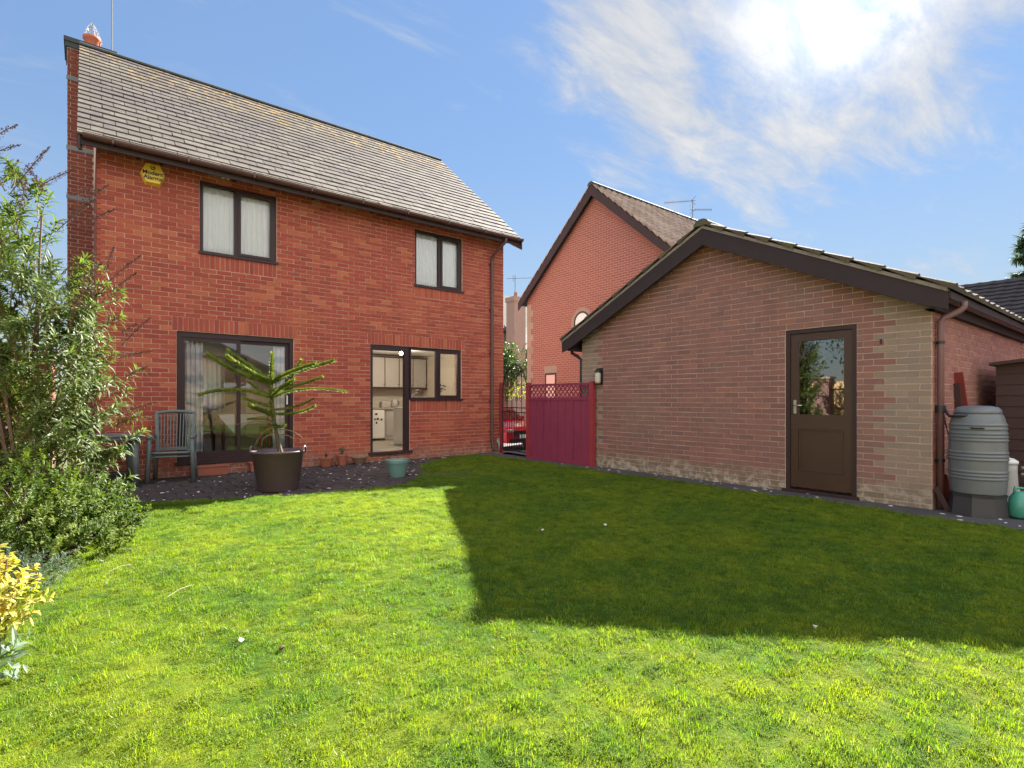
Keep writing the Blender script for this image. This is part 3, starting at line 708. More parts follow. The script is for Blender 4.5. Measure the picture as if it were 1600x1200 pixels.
# patio door
pd = MB(); y0, y1 = 10.03, 10.12
pd.box(1.13, y0, .22, 1.19, y1, 2.325); pd.box(2.87, y0, .22, 2.93, y1, 2.325); pd.box(1.19, y0, 2.24, 2.87, y1, 2.325); pd.box(1.19, y0, .22, 2.87, y1, .28)
pdo = pd.build('patio_door', M_bwin, house); WORLD[pdo.name] = WORLD[house.name]
for (a, b_, yy) in ((1.19, 2.07, 10.045), (1.99, 2.87, 10.085)):
    q = MB(); q.box(a, yy, .28, a+.06, yy+.03, 2.24); q.box(b_-.06, yy, .28, b_, yy+.03, 2.24); q.box(a+.06, yy, 2.18, b_-.06, yy+.03, 2.24); q.box(a+.06, yy, .28, b_-.06, yy+.03, .37)
    q.build('door_sash', M_bwin, pdo); q = MB(); q.box(a+.055, yy+.012, .365, b_-.055, yy+.018, 2.185); q.build('pane', M_glass, pdo)
q = MB(); q.box(2.825, 10.055, 1.14, 2.845, 10.082, 1.30); q.build('door_handle', M_white, pdo)
b = MB(); b.box(1.10, 9.95, .175, 2.96, 10.03, .222); b.build('threshold', M_bwin, house)
# kitchen door frame (door stands open)
kd = MB(); kd.box(4.39, 10.02, .18, 4.45, 10.12, 2.325); kd.box(5.15, 10.02, .18, 5.25, 10.12, 2.325); kd.box(4.45, 10.02, 2.22, 5.15, 10.12, 2.325)
kdo = kd.build('kitchen_door_frame', M_bwin, house)
b = MB(); b.box(4.34, 9.93, .135, 5.29, 10.12, .180); b.build('door_sill', M_brown, house)
# open inner door leaf, edge-on
b = MB(); b.beam((5.20, 10.15, 1.19), (5.60, 10.86, 1.19), .04, 1.98); b.build('open_door_leaf', M_white, house)
b = MB(); b.tube([(5.54, 10.80, 1.22), (5.49, 10.83, 1.22), (5.44, 10.74, 1.22)], .008, 6); b.build('lever_handle', M_steel, house)
# interior shell
b = MB(); b.box(.42, 10.3, .10, 7.4, 16.38, .19); b.build('floor', M_floorw, house)
b = MB(); b.box(.42, 10.3, 2.42, 7.4, 16.38, 2.55); b.build('ceiling', M_white, house)
b = MB(); b.box(3.5, 10.3, .2, 3.62, 16.38, 2.41); b.box(3.63, 13.35, .2, 7.4, 13.45, 2.41); b.box(.42, 10.3, .2, .44, 16.38, 2.41); b.box(7.38, 10.3, .2, 7.40, 13.34, 2.41); b.box(.45,16.36,.2,1.2,16.38,2.41); b.box(2.9,16.36,.2,3.49,16.38,2.41); b.box(1.2,16.36,.2,2.9,16.38,1.0)
b.build('partition', M_plaster, house)
b = MB()
for (a, c) in ((1.2, 1.25), (1.9, 1.96), (2.85, 2.9)): b.box(a, 16.42, 1.0, c, 16.47, 2.3)
b.build('rear_window_frame', M_white, house)
# curtains
def curtain(u0, u1, z0, z1, y, mat, label, amp=.016, waves=9, ph=0., group=None, gather=0.):
    m = MB(); n = waves*8; vs = []; rows = 7
    for j in range(rows + 1):
        z = z0 + (z1-z0)*j/rows
        for i in range(n + 1):
            f = i/n; u = u0 + (u1-u0)*f
            if gather: u = u0 + (u1-u0)*(f*(1 - gather*math.sin(PI*(1-j/rows))**2*.5))
            a = amp*(.6 + .4*(1-j/rows)) 
            vs.append((u, y + a*math.sin(f*waves*2*PI + ph + .5*math.sin(j*.8 + f*5)) + .4*a*math.sin(f*waves*4.3*PI + j*.3), z))
    W_ = n + 1
    m.add(vs, [(j*W_+i, j*W_+i+1, (j+1)*W_+i+1, (j+1)*W_+i) for j in range(rows) for i in range(n)])
    o = m.build('curtain', mat, smooth=True); sdm = o.modifiers.new('thickness', 'SOLIDIFY'); sdm.thickness = .002; sdm.offset = 1
    tag(o, label, 'curtain', group); return o
curtain(1.47, 2.06, 3.64, 4.80, 10.13, M_net, 'white net curtain behind the left half of the upper window by the alarm box', amp=.014, waves=8)
curtain(2.04, 2.63, 3.64, 4.80, 10.125, M_net, 'white net curtain behind the right half of the upper window by the alarm box', waves=7, ph=1.3)
curtain(5.39, 5.98, 3.62, 4.78, 10.118, M_net, 'white net curtain in the left half of the upper window by the downpipe', waves=7, ph=.5)
curtain(5.97, 6.53, 3.62, 4.78, 10.125, M_net, 'white net curtain in the right half of the upper window by the downpipe', waves=6, ph=2.)
b = MB(); b.box(.42, 10.35, 3.3, 7.4, 10.36, 5.0); b.build('upper_room_back', M_plaster, house)
curtain(1.18, 1.52, .26, 2.30, 10.16, M_pat, 'pale patterned curtain at the left edge of the patio door', amp=.035, waves=5)
curtain(2.62, 2.90, .26, 2.30, 10.16, M_pat, 'pale patterned curtain at the right edge of the patio door', amp=.035, waves=4)
curtain(1.15, 1.75, .9, 2.34, 16.25, M_far, 'bright curtain on the left of the far dining room window', amp=.03, waves=5)
curtain(2.35, 2.95, .9, 2.34, 16.25, M_far, 'bright curtain on the right of the far dining room window', amp=.03, waves=5)
# dining furniture
dt = empty('dining_table', (2.35, 12.3, .19), 'dark dining table under a white cloth inside the patio door', 'table')
b = MB(); b.box(1.95, 11.25, .90, 3.15, 12.35, .93); b.build('tabletop', M_darkwood, dt)
for (x, y) in ((2.03, 11.33), (3.08, 11.33), (2.03, 12.27), (3.08, 12.27)):
    b = MB(); b.tube([(x, y, .19), (x, y, .90)], [.022, .035], 8); b.build('leg', M_darkwood, dt)
b = MB(); zt = .945
b.add([(1.93, 11.23, zt), (3.17, 11.23, zt), (3.17, 12.37, zt), (1.93, 12.37, zt), (2.2, 11.21, .58), (1.91, 11.7, .62), (1.98, 11.22, .86), (2.6, 11.22, .90)],
      [(0,1,2,3), (0,6,4,7,1), (0,5,3)])
o = b.build('tablecloth', M_cloth); tag(o, 'white cloth with a hanging corner on the dining table', 'tablecloth')
def dining_chair(x, y, rz, mat, label, group):
    t_ = empty('dining_chair', (x, y, .19), label, 'chair', group, rz)
    b = MB(); b.box(-.21, -.2, .43, .21, .2, .46); b.build('seat', mat, t_, local=True)
    for sx_ in (-1, 1):
        for sy_ in (-1, 1):
            b = MB(); b.tube([(sx_*.2, sy_*.2, 0), (sx_*.18, sy_*.17, .43)], [.015, .02], 6); b.build('leg', mat, t_, local=True)
    b = MB()
    for k in range(7): b.tube([(-.17 + k*.057, .18, .46), (-.19 + k*.063, .25, .95)], .008, 5)
    b.tube([(-.2, .18, .46), (-.21, .26, 1.0)], .016, 6); b.tube([(.2, .18, .46), (.21, .26, 1.0)], .016, 6); b.beam((-.22, .26, .98), (.22, .26, .98), .025, .08)
    b.build('backrest', mat, t_, local=True)
dining_chair(1.62, 11.45, PI/2 + .3, M_darkwood, 'dark spindle chair at the left of the dining table', 'dining chairs')
dining_chair(2.85, 10.95, PI + .2, M_redchair, 'red spindle chair in front of the dining table', 'dining chairs')
dining_chair(3.15, 12.35, -PI/2, M_redchair, 'red spindle chair at the right end of the dining table', 'dining chairs')
# kitchen
kc = empty('wall_cupboard', (5.5, 13.3, 1.55), 'row of cream kitchen wall cupboards seen through the door and window', 'cupboard')
for i in range(6):
    x = 4.89 + i*.41
    b = MB(); b.box(x+.012, 13.02, 1.56, x+.398, 13.03, 2.33); b.build('cupboard_door', M_cream, kc, bevel=.004)
    b = MB(); b.box(x+.37, 13.0, 1.62, x+.385, 13.018, 1.64); b.build('knob', M_darkwood, kc)
b = MB(); b.box(4.70, 13.032, 1.53, 7.37, 13.34, 2.36); b.build('carcass', M_darkwood, kc); b = MB(); b.box(4.70, 13.0, 1.505, 7.37, 13.06, 1.528); b.box(4.70, 13.0, 2.34, 7.37, 13.03, 2.37); b.build('trim', M_darkwood, kc)
kb = empty('kitchen_units', (5.5, 13.3, .19), 'cream base units with a dark edged worktop at the back of the kitchen', 'kitchen units')
b = MB(); b.box(4.2, 12.70, .98, 7.37, 13.34, 1.02); b.build('worktop', simple('worktop', (.38, .33, .28), .4), kb)
for i in range(4):
    x = 6.02 + i*.34; b = MB(); b.box(x+.005, 12.74, .3, x+.335, 12.76, .96); b.build('unit_door', M_cream, kb, bevel=.004)
b = MB(); b.box(6.0, 12.762, .2, 7.37, 13.33, .978); b.build('carcass', M_cream, kb)
fr = empty('fridge', (5.15, 12.95, .19), 'white undercounter fridge with magnets on its door', 'fridge')
b = MB(); b.box(5.42, 12.70, .24, 5.94, 13.28, .965); b.build('body', M_white, fr); b = MB(); b.box(5.42, 12.655, .26, 5.94, 12.698, .955); b.build('door', M_white, fr, bevel=.006)
for (x, z, w) in ((5.68, .84, .06), (5.72, .72, .06), (5.66, .71, .03), (5.83, .70, .045), (5.70, .62, .035)):
    b = MB(); b.box(x, 12.645, z, x+w, 12.654, z+.05); b.build('magnet', M_black, fr)
wm = empty('washing_machine', (5.6, 11.5, .19), 'white appliance standing just inside the kitchen doorway', 'appliance')
b = MB(); b.box(5.62, 10.95, .2, 6.14, 11.5, 1.03); b.build('body', M_white, wm, bevel=.008); b = MB(); b.box(5.61, 10.94, 1.032, 6.15, 11.51, 1.055); b.build('top', M_white, wm)
b = MB(); b.box(5.70, 10.925, .35, 6.08, 10.948, .95); b.build('door_panel', M_greyl, wm)
tw = empty('tall_freezer', (5.2, 10.6, .19), 'taller white cabinet at the right jamb of the kitchen doorway', 'freezer')
b = MB(); b.box(5.60, 10.86, .2, 6.14, 10.915, 1.30); b.build('panel', M_white, tw)
k = empty('kettle', (5.35, 12.9, 1.02), 'cream kettle on the kitchen worktop', 'kettle')
b = MB(); b.lathe([(.09, 0), (.10, .06), (.085, .18), (.05, .22), (0, .225)], (6.36, 12.95, 1.02), 16); b.build('body', M_cream, k, smooth=True)
b = MB(); b.tube(curve_pts((6.45, 12.95, 1.2), (6.52, 12.95, 1.15), (6.45, 12.95, 1.06), 6), .01, 6); b.build('handle', M_black, k)
ts = empty('toaster', (5.4, 12.95, 1.02), 'small cream toaster beside the kettle', 'toaster')
b = MB(); b.box(5.96, 12.87, 1.02, 6.20, 13.03, 1.19); b.build('body', M_cream, ts, bevel=.02); b = MB(); b.box(6.0, 12.90, 1.191, 6.16, 12.93, 1.194); b.box(6.0, 12.96, 1.191, 6.16, 12.99, 1.194); b.build('slot', M_black, ts)
vs_ = empty('vase', (6.25, 10.24, 1.25), 'small white vase of flowers on the kitchen window sill', 'vase')
b = MB(); b.lathe([(.02, 0), (.03, .04), (.018, .11), (.022, .14)], (6.12, 10.22, 1.25), 12); b.build('body', M_white, vs_, smooth=True)
b = MB(); r_ = random.Random(2)
for k_ in range(7):
    e = Vector((6.12 + r_.uniform(-.1, .14), 10.22 + r_.uniform(-.04, .04), 1.25 + r_.uniform(.2, .34))); b.tube([(6.12, 10.22, 1.36), tuple(e)], .003, 4); b.lathe([(.0, -.02), (.028, 0), (0, .02)], e, 6)
b.build('flowers', M_leafd, vs_)
tp = empty('kitchen_tap', (5.7, 10.3, 1.1), 'chrome sink tap behind the left kitchen window pane', 'tap')
b = MB(); b.tube(curve_pts((5.50, 10.35, 1.22), (5.6, 10.35, 1.55), (5.75, 10.4, 1.40), 8), .012, 8); b.build('spout', M_steel, tp, smooth=True); b = MB(); b.tube([(5.45, 10.35, 1.29), (5.62, 10.33, 1.38)], .014, 6); b.build('lever', M_steel, tp)
lamp_c = empty('ceiling_lamp', (4.98, 11.4, 2.4), 'lit round ceiling lamp glowing inside the kitchen', 'lamp')
m, t, o = newmat('lit_lamp_glass'); e = N(t, 'ShaderNodeEmission'); e.inputs[0].default_value = (1, .80, .50, 1); e.inputs[1].default_value = 14; t.links.new(e.outputs[0], o.inputs[0])
b = MB(); b.lathe([(0, -.05), (.035, -.035), (.045, 0), (.035, .03)], (5.87, 11.6, 2.34), 16); b.build('globe', m, lamp_c, smooth=True); b = MB(); b.lathe([(.03, 0), (.04, .05)], (5.87, 11.6, 2.37), 12); b.build('holder', M_white, lamp_c)
pl = bpy.data.lights.new('kitchen_lamp', 'POINT'); pl.energy = 6; pl.color = (1, .84, .66); pl.shadow_soft_size = .06
plo = bpy.data.objects.new('kitchen_lamp', pl); plo.location = (5.87, 11.6, 2.24); COL.objects.link(plo)

# alarm box
ab = empty('alarm_box', (.81, 9.95, 4.7), 'yellow hexagonal burglar alarm box high on the brick wall', 'alarm box')
M_yel = simple('yellow_plastic', (.85, .58, .05), .4, .12)
def hexa(r, h): return [(-r, 0), (-r*.58, h), (r*.58, h), (r, 0), (r*.58, -h), (-r*.58, -h)]
b = MB(); f0 = [(.81 + x, 9.992, 4.705 + z) for x, z in hexa(.165, .155)]; f1 = [(.81 + x, 9.92, 4.72 + z) for x, z in hexa(.152, .142)]
b.add(f0 + f1, [tuple(range(6))] + [tuple(range(6, 12))[::-1]] + [(i, (i+1) % 6, (i+1) % 6 + 6, i + 6) for i in range(6)]); b.build('casing', M_yel, ab)
for txt, z, s in (('Modern', 4.722, .085), ('Alarms', 4.648, .085), ('G', 4.80, .085)):
    me = text_mesh(txt, s); me.materials.append(M_black); o = bpy.data.objects.new('lettering', me); o.location = (.81, 9.917, z); o.rotation_euler = (PI/2, 0, 0)
    if txt == 'G': o.rotation_euler = (PI/2, -PI/2, 0)
    attach(o, ab)
sl_ = empty('security_light', (1.81, 9.96, 5.0), 'small white twin sensor light under the eaves above the upper left window', 'light')
b = MB(); b.box(1.77, 9.95, 4.93, 1.86, 9.99, 4.985); b.build('base', M_white, sl_); 
for x in (1.775, 1.855):
    b = MB(); b.lathe([(.015, -.03), (.03, 0), (.02, .03)], (x, 9.93, 4.92), 10); b.build('lamp_head', M_white, sl_, smooth=True)

# ================================================================== GARAGE
GX, GY0, GY1, GZ, GM = 7.34, 1.74, 7.09, 2.28, 4.415
gar = empty('garage', (GX + 2.7, GM, 0), 'single-storey brick garage with brown door and buff corner bricks', 'garage')
tanp = (3.78 - 2.40)/(GM - 1.55)
def gtop(y): return 3.62 - abs(y - GM)*tanp
mb = MB(); wall_sheet(mb, 'X', GX, GY0, GY1, -.3, 2.26, [(2.48, 3.33, .04, 2.15)], .22)
mb.prism([(GX, GY0, 2.26), (GX, GY1, 2.26), (GX, GM, gtop(GM))], (.22, 0, 0))
mb.box(GX + .22, GY0, -.3, 12.7, GY0 + .2, 2.26); mb.box(GX + .22, GY1 - .2, -.3, 12.7, GY1, 2.26); mb.box(12.5, GY0 + .2, -.3, 12.7, GY1 - .2, 2.26); mb.prism([(12.5, GY0, 2.26), (12.5, GY1, 2.26), (12.5, GM, gtop(GM))], (.2, 0, 0))
mb.build('wall', M_mortar_g, gar)
gr = courses(GY0, GY1, -.02, 3.7, [(2.48, 3.33, .04, 2.15)], top=lambda z: (max(GY0, GM - (3.68 - z)/tanp), min(GY1, GM + (3.68 - z)/tanp)) if z < 3.6 else None, off=.11)
# quoins: buff brickwork blocks toothed every few courses at both corners
def is_quoin(q):
    k = int((q[2] + .03)/.075); wide = (k // 3) % 2 == 0 if q[2] < 1.2 else (k // 3) % 2 == 0
    w = .45 if wide else .3375; c = (q[0]+q[1])/2
    return c < GY0 + w or c > GY1 - w
qq = [q for q in gr if is_quoin(q)]; nq = [q for q in gr if not is_quoin(q)]
lay_bricks(gar, nq, 'X', GX, MB_garage, -1, 300, seed=21)
lay_bricks(gar, qq, 'X', GX, MB_quoin, -1, 120, name='quoin_brick', seed=22)
gs = courses(GX, 12.68, -.02, 2.24, [], off=.0)
lay_bricks(gar, [q for q in gs], 'Y', GY0, brickmat('garage_side_brick', [(0, (.30, .125, .11)), (.5, (.36, .155, .13)), (1, (.40, .18, .14))], (.34, .16, .13), (.38, .24, .20)), -1, 60, seed=23)
# roof
groof = MB(); ex, ov = 7.10, .24
def gz(y, h=0): return 3.78 - abs(y - GM)*tanp + h
for s, ye in ((1, 7.37), (-1, 1.53)):
    groof.prism([(ex + .03, GM, gz(GM, -.10)), (ex + .03, ye, gz(ye, -.10)), (ex + .03, ye, gz(ye, -.02)), (ex + .03, GM, gz(GM, -.02))], (12.9 - ex, 0, 0))
gro = groof.build('roof', M_barge, gar); WORLD[gro.name] = WORLD[gar.name]
for s, ye in ((1, 7.39), (-1, 1.55)):
    b = MB(); b.prism([(ex, GM, gz(GM, -.275)), (ex, GM, gz(GM, -.035)), (ex, ye, gz(ye, -.035)), (ex, ye, gz(ye, -.22)), (ex, ye - s*.25, gz(ye - s*.25, -.26))], (.028, 0, 0)); b.build('barge_board', M_barge, gar)
    b = MB(); b.prism([(ex - .012, GM, gz(GM, -.035)), (ex - .012, GM, gz(GM, .010)), (ex - .012, ye, gz(ye, .010)), (ex - .012, ye, gz(ye, -.035))], (.10, 0, 0)); b.build('verge_mortar', simple('verge_mortar', (.25, .21, .175), .95, .75, 22, bstr=.8), gar)
    b = MB(); b.box(ex + .03, min(ye - s*.14, ye - s*.12), gz(ye, -.20), 12.85, max(ye - s*.14, ye - s*.12), gz(ye, -.02)); b.build('fascia', M_barge, gar)
    yw = GY1 if s > 0 else GY0
    b = MB(); b.box(ex + .03, min(yw, ye - s*.145)-0, gz(ye, -.20), 12.85, max(yw, ye - s*.145), gz(ye, -.185)); b.build('soffit', M_barge, gar)
    b = MB(); gutter(b, (ex + .02, ye - s*.05, gz(ye, -.055)), (12.85, ye - s*.05, gz(ye, -.055)), .058, 0); b.build('gutter', M_pipe_g, gar)
# soffit return box at gable feet
for s, ye, yw in ((1, 7.37, GY1), (-1, 1.55, GY0)):
    b = MB(); b.box(ex + .03, min(ye - s*.14, yw - s*.02), gz(ye, -.20), GX - .01, max(ye - s*.14, yw - s*.02), gz(ye, -.19)); b.build('soffit_return', M_barge, gar)
m, t, o = newmat('mossy_concrete_tile'); p = POS(t); r = RND(t)
c = RAMP(t, r, [(0, (.075, .062, .055)), (1, (.13, .105, .085))]); fi = NOI(t, p, 30, 4, .7)
c = MIX(t, SS(t, NOI(t, p, 6, 5, .7), .5, .65), c, (.10, .11, .04)); c = MIX(t, SS(t, fi, .6, .8), c, (.30, .27, .22)); prin(t, o, c, .9, .3, 0, fi, .7, .01); M_gtile = m
# profiled tiles: column x along X, row along slope
def ptile(mb, fn, x, w, s0, s1, th=.022, roll=.028):
    """double-roll tile; fn(x, s, h)->point. Front edge at s0 (lower)"""
    n = 6; top0 = []; top1 = []
    for k in range(n + 1):
        f = k/n; hh = th + roll*(max(0, math.sin(f*2*PI*1.0 + .4)))*.9
        top0.append(fn(x + f*w, s0, hh + .018)); top1.append(fn(x + f*w, s1, hh))
    b0 = [fn(x + k/n*w, s0, hh_) for k, hh_ in enumerate([.0]*(n+1))]
    vs = top0 + top1 + b0; W_ = n + 1
    mb.add(vs, [(k, k+1, W_+k+1, W_+k) for k in range(n)] + [(2*W_+k, 2*W_+k+1, k+1, k) for k in range(n)] + [(2*W_, 0, W_), (2*W_+n, n, W_+n)])
gl = math.hypot(GM - 1.53, (GM - 1.53)*tanp); cg_, sg_ = 1/math.hypot(1, tanp), tanp/math.hypot(1, tanp)
rest = MB(); rg = random.Random(6)
for s in (-1, 1):
    ye = 1.50 if s < 0 else 7.40
    def fn(x, q, h, s=s, ye=ye): return (x, ye - s*q*cg_ + s*h*sg_, gz(ye) + q*sg_ + h*cg_)
    rows = 9; g_ = (gl + .03)/rows
    for rI in range(rows):
        xx = ex - .035
        while xx < 12.85:
            if xx < ex:
                b = MB(); ptile(b, fn, xx, .298, rI*g_ + rg.uniform(-.008, .008), rI*g_ + g_ + .03, .03, .03); 
                # closed verge end
                b.build('roof_tile', M_gtile, gro)
            else: ptile(rest, fn, xx, .298, rI*g_ + rg.uniform(-.006, .006), rI*g_ + g_ + .03)
            xx += .30
tag(rest.build('roof_tiles', M_gtile, gro), kind='stuff')
x = ex - .04
while x < 12.8:
    b = MB(); n = 8; vs = []
    for xx in (x, x + .44):
        for k in range(n + 1):
            A = PI*k/n; vs.append((xx, GM - math.cos(A)*.13, gz(GM) + .0 + math.sin(A)*.10))
    b.add(vs, [(k, k+1, k+n+2, k+n+1) for k in range(n)] + [tuple(range(n+1)), tuple(range(n+1, 2*n+2))]); b.build('ridge_tile', M_gtile, gro); x += .45
# garage door
DY0, DY1 = 2.48, 3.33
df = MB(); df.box(GX + .01, DY0, .04, GX + .09, DY0 + .055, 2.15); df.box(GX + .01, DY1 - .055, .04, GX + .09, DY1, 2.15); df.box(GX + .01, DY0 + .055, 2.095, GX + .09, DY1 - .055, 2.15); df.build('door_frame', M_brown, gar)
a, c_ = DY0 + .058, DY1 - .058
dr = MB(); x0, x1 = GX + .03, GX + .075
dr.box(x0, a, .07, x1, a + .095, 2.09); dr.box(x0, c_ - .095, .07, x1, c_, 2.09); dr.box(x0, a + .095, 1.99, x1, c_ - .095, 2.09); dr.box(x0, a + .095, .84, x1, c_ - .095, 1.03); dr.box(x0, a + .095, .07, x1, c_ - .095, .28)
dro = dr.build('door', M_doorwood, gar); WORLD[dro.name] = WORLD[gar.name]
b = MB(); b.box(x0 + .016, a + .09, .275, x1 - .012, c_ - .09, .845); b.build('door_panel', M_doorwood, dro)
b = MB(); b.box(x0 + .006, a + .10, .29, x0 + .016, c_ - .10, .31); b.box(x0 + .006, a + .10, .815, x0 + .016, c_ - .10, .835); b.box(x0 + .006, a + .10, .31, x0 + .016, a + .12, .815); b.box(x0 + .006, c_ - .12, .31, x0 + .016, c_ - .10, .815); b.build('panel_moulding', M_doorwood, dro)
b = MB(); b.box(x0 + .02, a + .09, 1.025, x0 + .026, c_ - .09, 1.995); b.build('pane', M_glass2, dro)
b = MB(); b.box(x0 - .006, c_ - .07, 1.04, x0, c_ - .035, 1.22); b.build('handle_plate', M_steel, dro, bevel=.002)
b = MB(); b.tube([(x0 - .006, c_ - .052, 1.15), (x0 - .045, c_ - .052, 1.15), (x0 - .05, c_ - .16, 1.148)], .008, 8); b.build('lever', M_steel, dro, smooth=True)
b = MB(); b.box(GX - .05, DY0 - .03, .0, GX + .10, DY1 + .03, .042); b.build('threshold', M_brown, gar)
# interior dark back so the pane reads as glass: the garage is a closed room already
b = MB(); b.box(GX + .3, GY0 + .25, -.01, 12.45, GY1 - .25, .0); b.build('floor', M_path, gar)
# hook, mortar splashes at foot
b = MB(); b.tube([(GX, 2.22, 1.93), (GX - .03, 2.22, 1.93), (GX - .035, 2.215, 1.88)], .008, 6); b.build('hook', M_iron, gar)
# downpipe of garage
b = MB(); PX, PYY = 7.43, 1.685
b.tube([(7.52, 1.50, 2.30), (7.52, 1.50, 2.24), (7.50, 1.53, 2.20), (7.45, 1.665, 2.13), (PX, PYY, 2.08), (PX, PYY, 2.0), (PX, PYY, .02)], .034, 12); b.build('downpipe', M_pipe_g, gar, smooth=True)
for z in (1.86, .55): b = MB(); b.lathe([(.042, -.015), (.042, .015)], (PX, PYY, z), 12); b.box(PX - .07, PYY + .03, z - .01, PX + .07, PYY + .055, z + .01); b.build('pipe_clip', M_black, gar)
b = MB(); b.lathe([(.048, -.04), (.048, .04)], (PX, PYY, 1.12), 12); b.build('diverter', M_black, gar)
# left downpipe swan neck
b = MB(); b.tube([(7.3, 7.33, 2.22), (7.3, 7.32, 2.12), (7.33, 7.20, 2.05), (7.36, 7.13, 1.98), (7.36, 7.13, .05)], .032, 10); b.build('downpipe', M_black, gar, smooth=True)
# wall lantern
wl = empty('wall_lantern', (7.30, 6.62, 1.5), 'black half-lantern wall lamp with a frosted shade beside the fence', 'lamp')
b = MB(); b.box(7.31, 6.56, 1.50, 7.333, 6.68, 1.80); b.build('backplate', M_black, wl)
b = MB(); b.lathe([(.045, 0), (.055, .04), (.055, .17), (.05, .2)], (7.26, 6.62, 1.52), 12); b.build('shade', simple('frosted_glass', (.55, .52, .45), .4, .2), wl, smooth=True)
b = MB(); b.lathe([(.065, 0), (.06, .03), (.02, .06), (.0, .075)], (7.26, 6.62, 1.72), 12); b.lathe([(.05, 0), (.06, .02)], (7.26, 6.62, 1.50), 12); b.box(7.28, 6.605, 1.745, 7.315, 6.635, 1.765); b.build('cap', M_black, wl)

# ================================================================== FENCE PANEL AND GATE
fp = empty('fence_panel', (7.40, 7.8, 0), 'red stained fence panel with diagonal lattice top beside the garage', 'fence')
FX, FY0, FY1 = 7.25, 6.80, 8.50
b = MB(); b.box(FX - .045, 6.70, -.05, FX + .035, 6.785, 1.56); b.build('post', M_post, fp)
b = MB(); b.box(FX - .045, FY1, -.05, FX + .035, FY1 + .08, 1.58); b.build('post', M_post, fp)
nb_ = 4; bw = (FY1 - FY0)/nb_
for k in range(nb_):
    # each of the four bays: thin vertical boards
    for j in range(4):
        y0 = FY0 + k*bw + j*bw/4
        b = MB(); b.box(FX - .018 + .004*(j % 2), y0 + .0015, .03, FX - .006 + .004*(j % 2), y0 + bw/4 - .0015, 1.22); b.build('board', M_fence, fp)
for k in range(1, nb_): b = MB(); b.box(FX - .024, FY0 + k*bw - .012, .03, FX - .019, FY0 + k*bw + .012, 1.22); b.build('cover_strip', M_fence, fp)
for z, h in ((.0, .05), (1.22, .05), (1.50, .045)): b = MB(); b.box(FX - .028, FY0 - .01, z, FX + .02, FY1 + 0, z + h); b.build('rail', M_fence, fp)
yy = FY0 - .2
def lat(y0, y1, dx):
    z0, z1 = 1.27, 1.50; t0, t1 = 0., 1.; 
    for A, B in (((FY0), None), (None, (FY1))): pass
    def clipv(v0, v1):
        lo, hi = 0., 1.
        if v1 != v0:
            ta, tb = (FY0 - v0)/(v1 - v0), (FY1 - v0)/(v1 - v0); lo, hi = max(0, min(ta, tb)), min(1, max(ta, tb))
        return lo, hi
    lo, hi = clipv(y0, y1)
    if hi - lo < .05: return
    p0 = (FX + dx, y0 + (y1-y0)*lo, z0 + (z1-z0)*lo); p1 = (FX + dx, y0 + (y1-y0)*hi, z0 + (z1-z0)*hi)
    b = MB(); b.beam(p0, p1, .008, .022, up=(1, 0, 0)) if False else b.obox((Vector(p0)+Vector(p1))/2, Vector(p1)-Vector(p0), (1, 0, 0), (Vector(p1)-Vector(p0)).cross(Vector((1, 0, 0))), (Vector(p1)-Vector(p0)).length/2, .004, .011); b.build('lattice_strip', M_fence, fp)
k = 0
while yy < FY1:
    lat(yy, yy + .22, -.006); lat(yy + .22, yy, .004); yy += .115
gt = empty('iron_gate', (7.5, 9.4, 0), 'black wrought iron gate with arched top between house and fence', 'gate')
gA, gB = Vector((7.26, 8.62, 0)), Vector((7.58, 9.86, 0))
def gp(f, z): v = gA.lerp(gB, f); return (v.x, v.y, z)
b = MB(); b.tube([gp(0, .08), gp(0, 1.15)], .014, 6); b.tube([gp(1, .08), gp(1, 1.45)], .014, 6)
b.tube([gp(.5 + .5*math.cos(PI*k/14), 1.42 + .58*math.sin(PI*k/14)) for k in range(15)], .014, 6)
for z in (.10, .95, 1.05): b.tube([gp(0, z), gp(1, z)], .012, 6)
b.build('frame', M_iron, gt)
for k in range(1, 10):
    f = k/10; zt = .95 if k % 2 else 1.42 + .58*math.sqrt(max(0, 1 - (2*f-1)**2))
    b = MB(); b.tube([gp(f, .10), gp(f, zt)], .007, 5); b.build('bar', M_iron, gt)
for (f, s) in ((.22, 1), (.42, -1), (.62, 1), (.82, -1)):
    b = MB(); pts = [gp(f + s*.09*(k/16)*math.cos(k*.55), 1.25 + .11*(k/16)*math.sin(k*.55)) for k in range(17)]; b.tube(pts, .006, 5); b.build('scroll', M_iron, gt)
gpst = MB(); gpst.box(7.56, 9.88, -.02, 7.62, 9.96, 1.62); o = gpst.build('gate_post', M_post); tag(o, 'slim red post against the house corner beside the iron gate', 'post')

# ================================================================== NEIGHBOUR HOUSE
NX = 12.75
m, t, o = newmat('neighbour_brick'); tcn = N(t, 'ShaderNodeNewGeometry'); p = tcn.outputs['Position']
s = N(t, 'ShaderNodeSeparateXYZ'); t.links.new(p, s.inputs[0]); cvn = N(t, 'ShaderNodeCombineXYZ'); t.links.new(M(t, 'ADD', s.outputs[1], s.outputs[0]), cvn.inputs[0]); t.links.new(s.outputs[2], cvn.inputs[1])
bt = N(t, 'ShaderNodeTexBrick'); t.links.new(cvn.outputs[0], bt.inputs['Vector']); bt.inputs['Scale'].default_value = 1; bt.inputs['Brick Width'].default_value = .225; bt.inputs['Row Height'].default_value = .075; bt.inputs['Mortar Size'].default_value = .008
bt.inputs['Color1'].default_value = (.215, .078, .070, 1); bt.inputs['Color2'].default_value = (.27, .096, .080, 1); bt.inputs['Mortar'].default_value = (.40, .25, .20, 1); bt.inputs['Bias'].default_value = 0
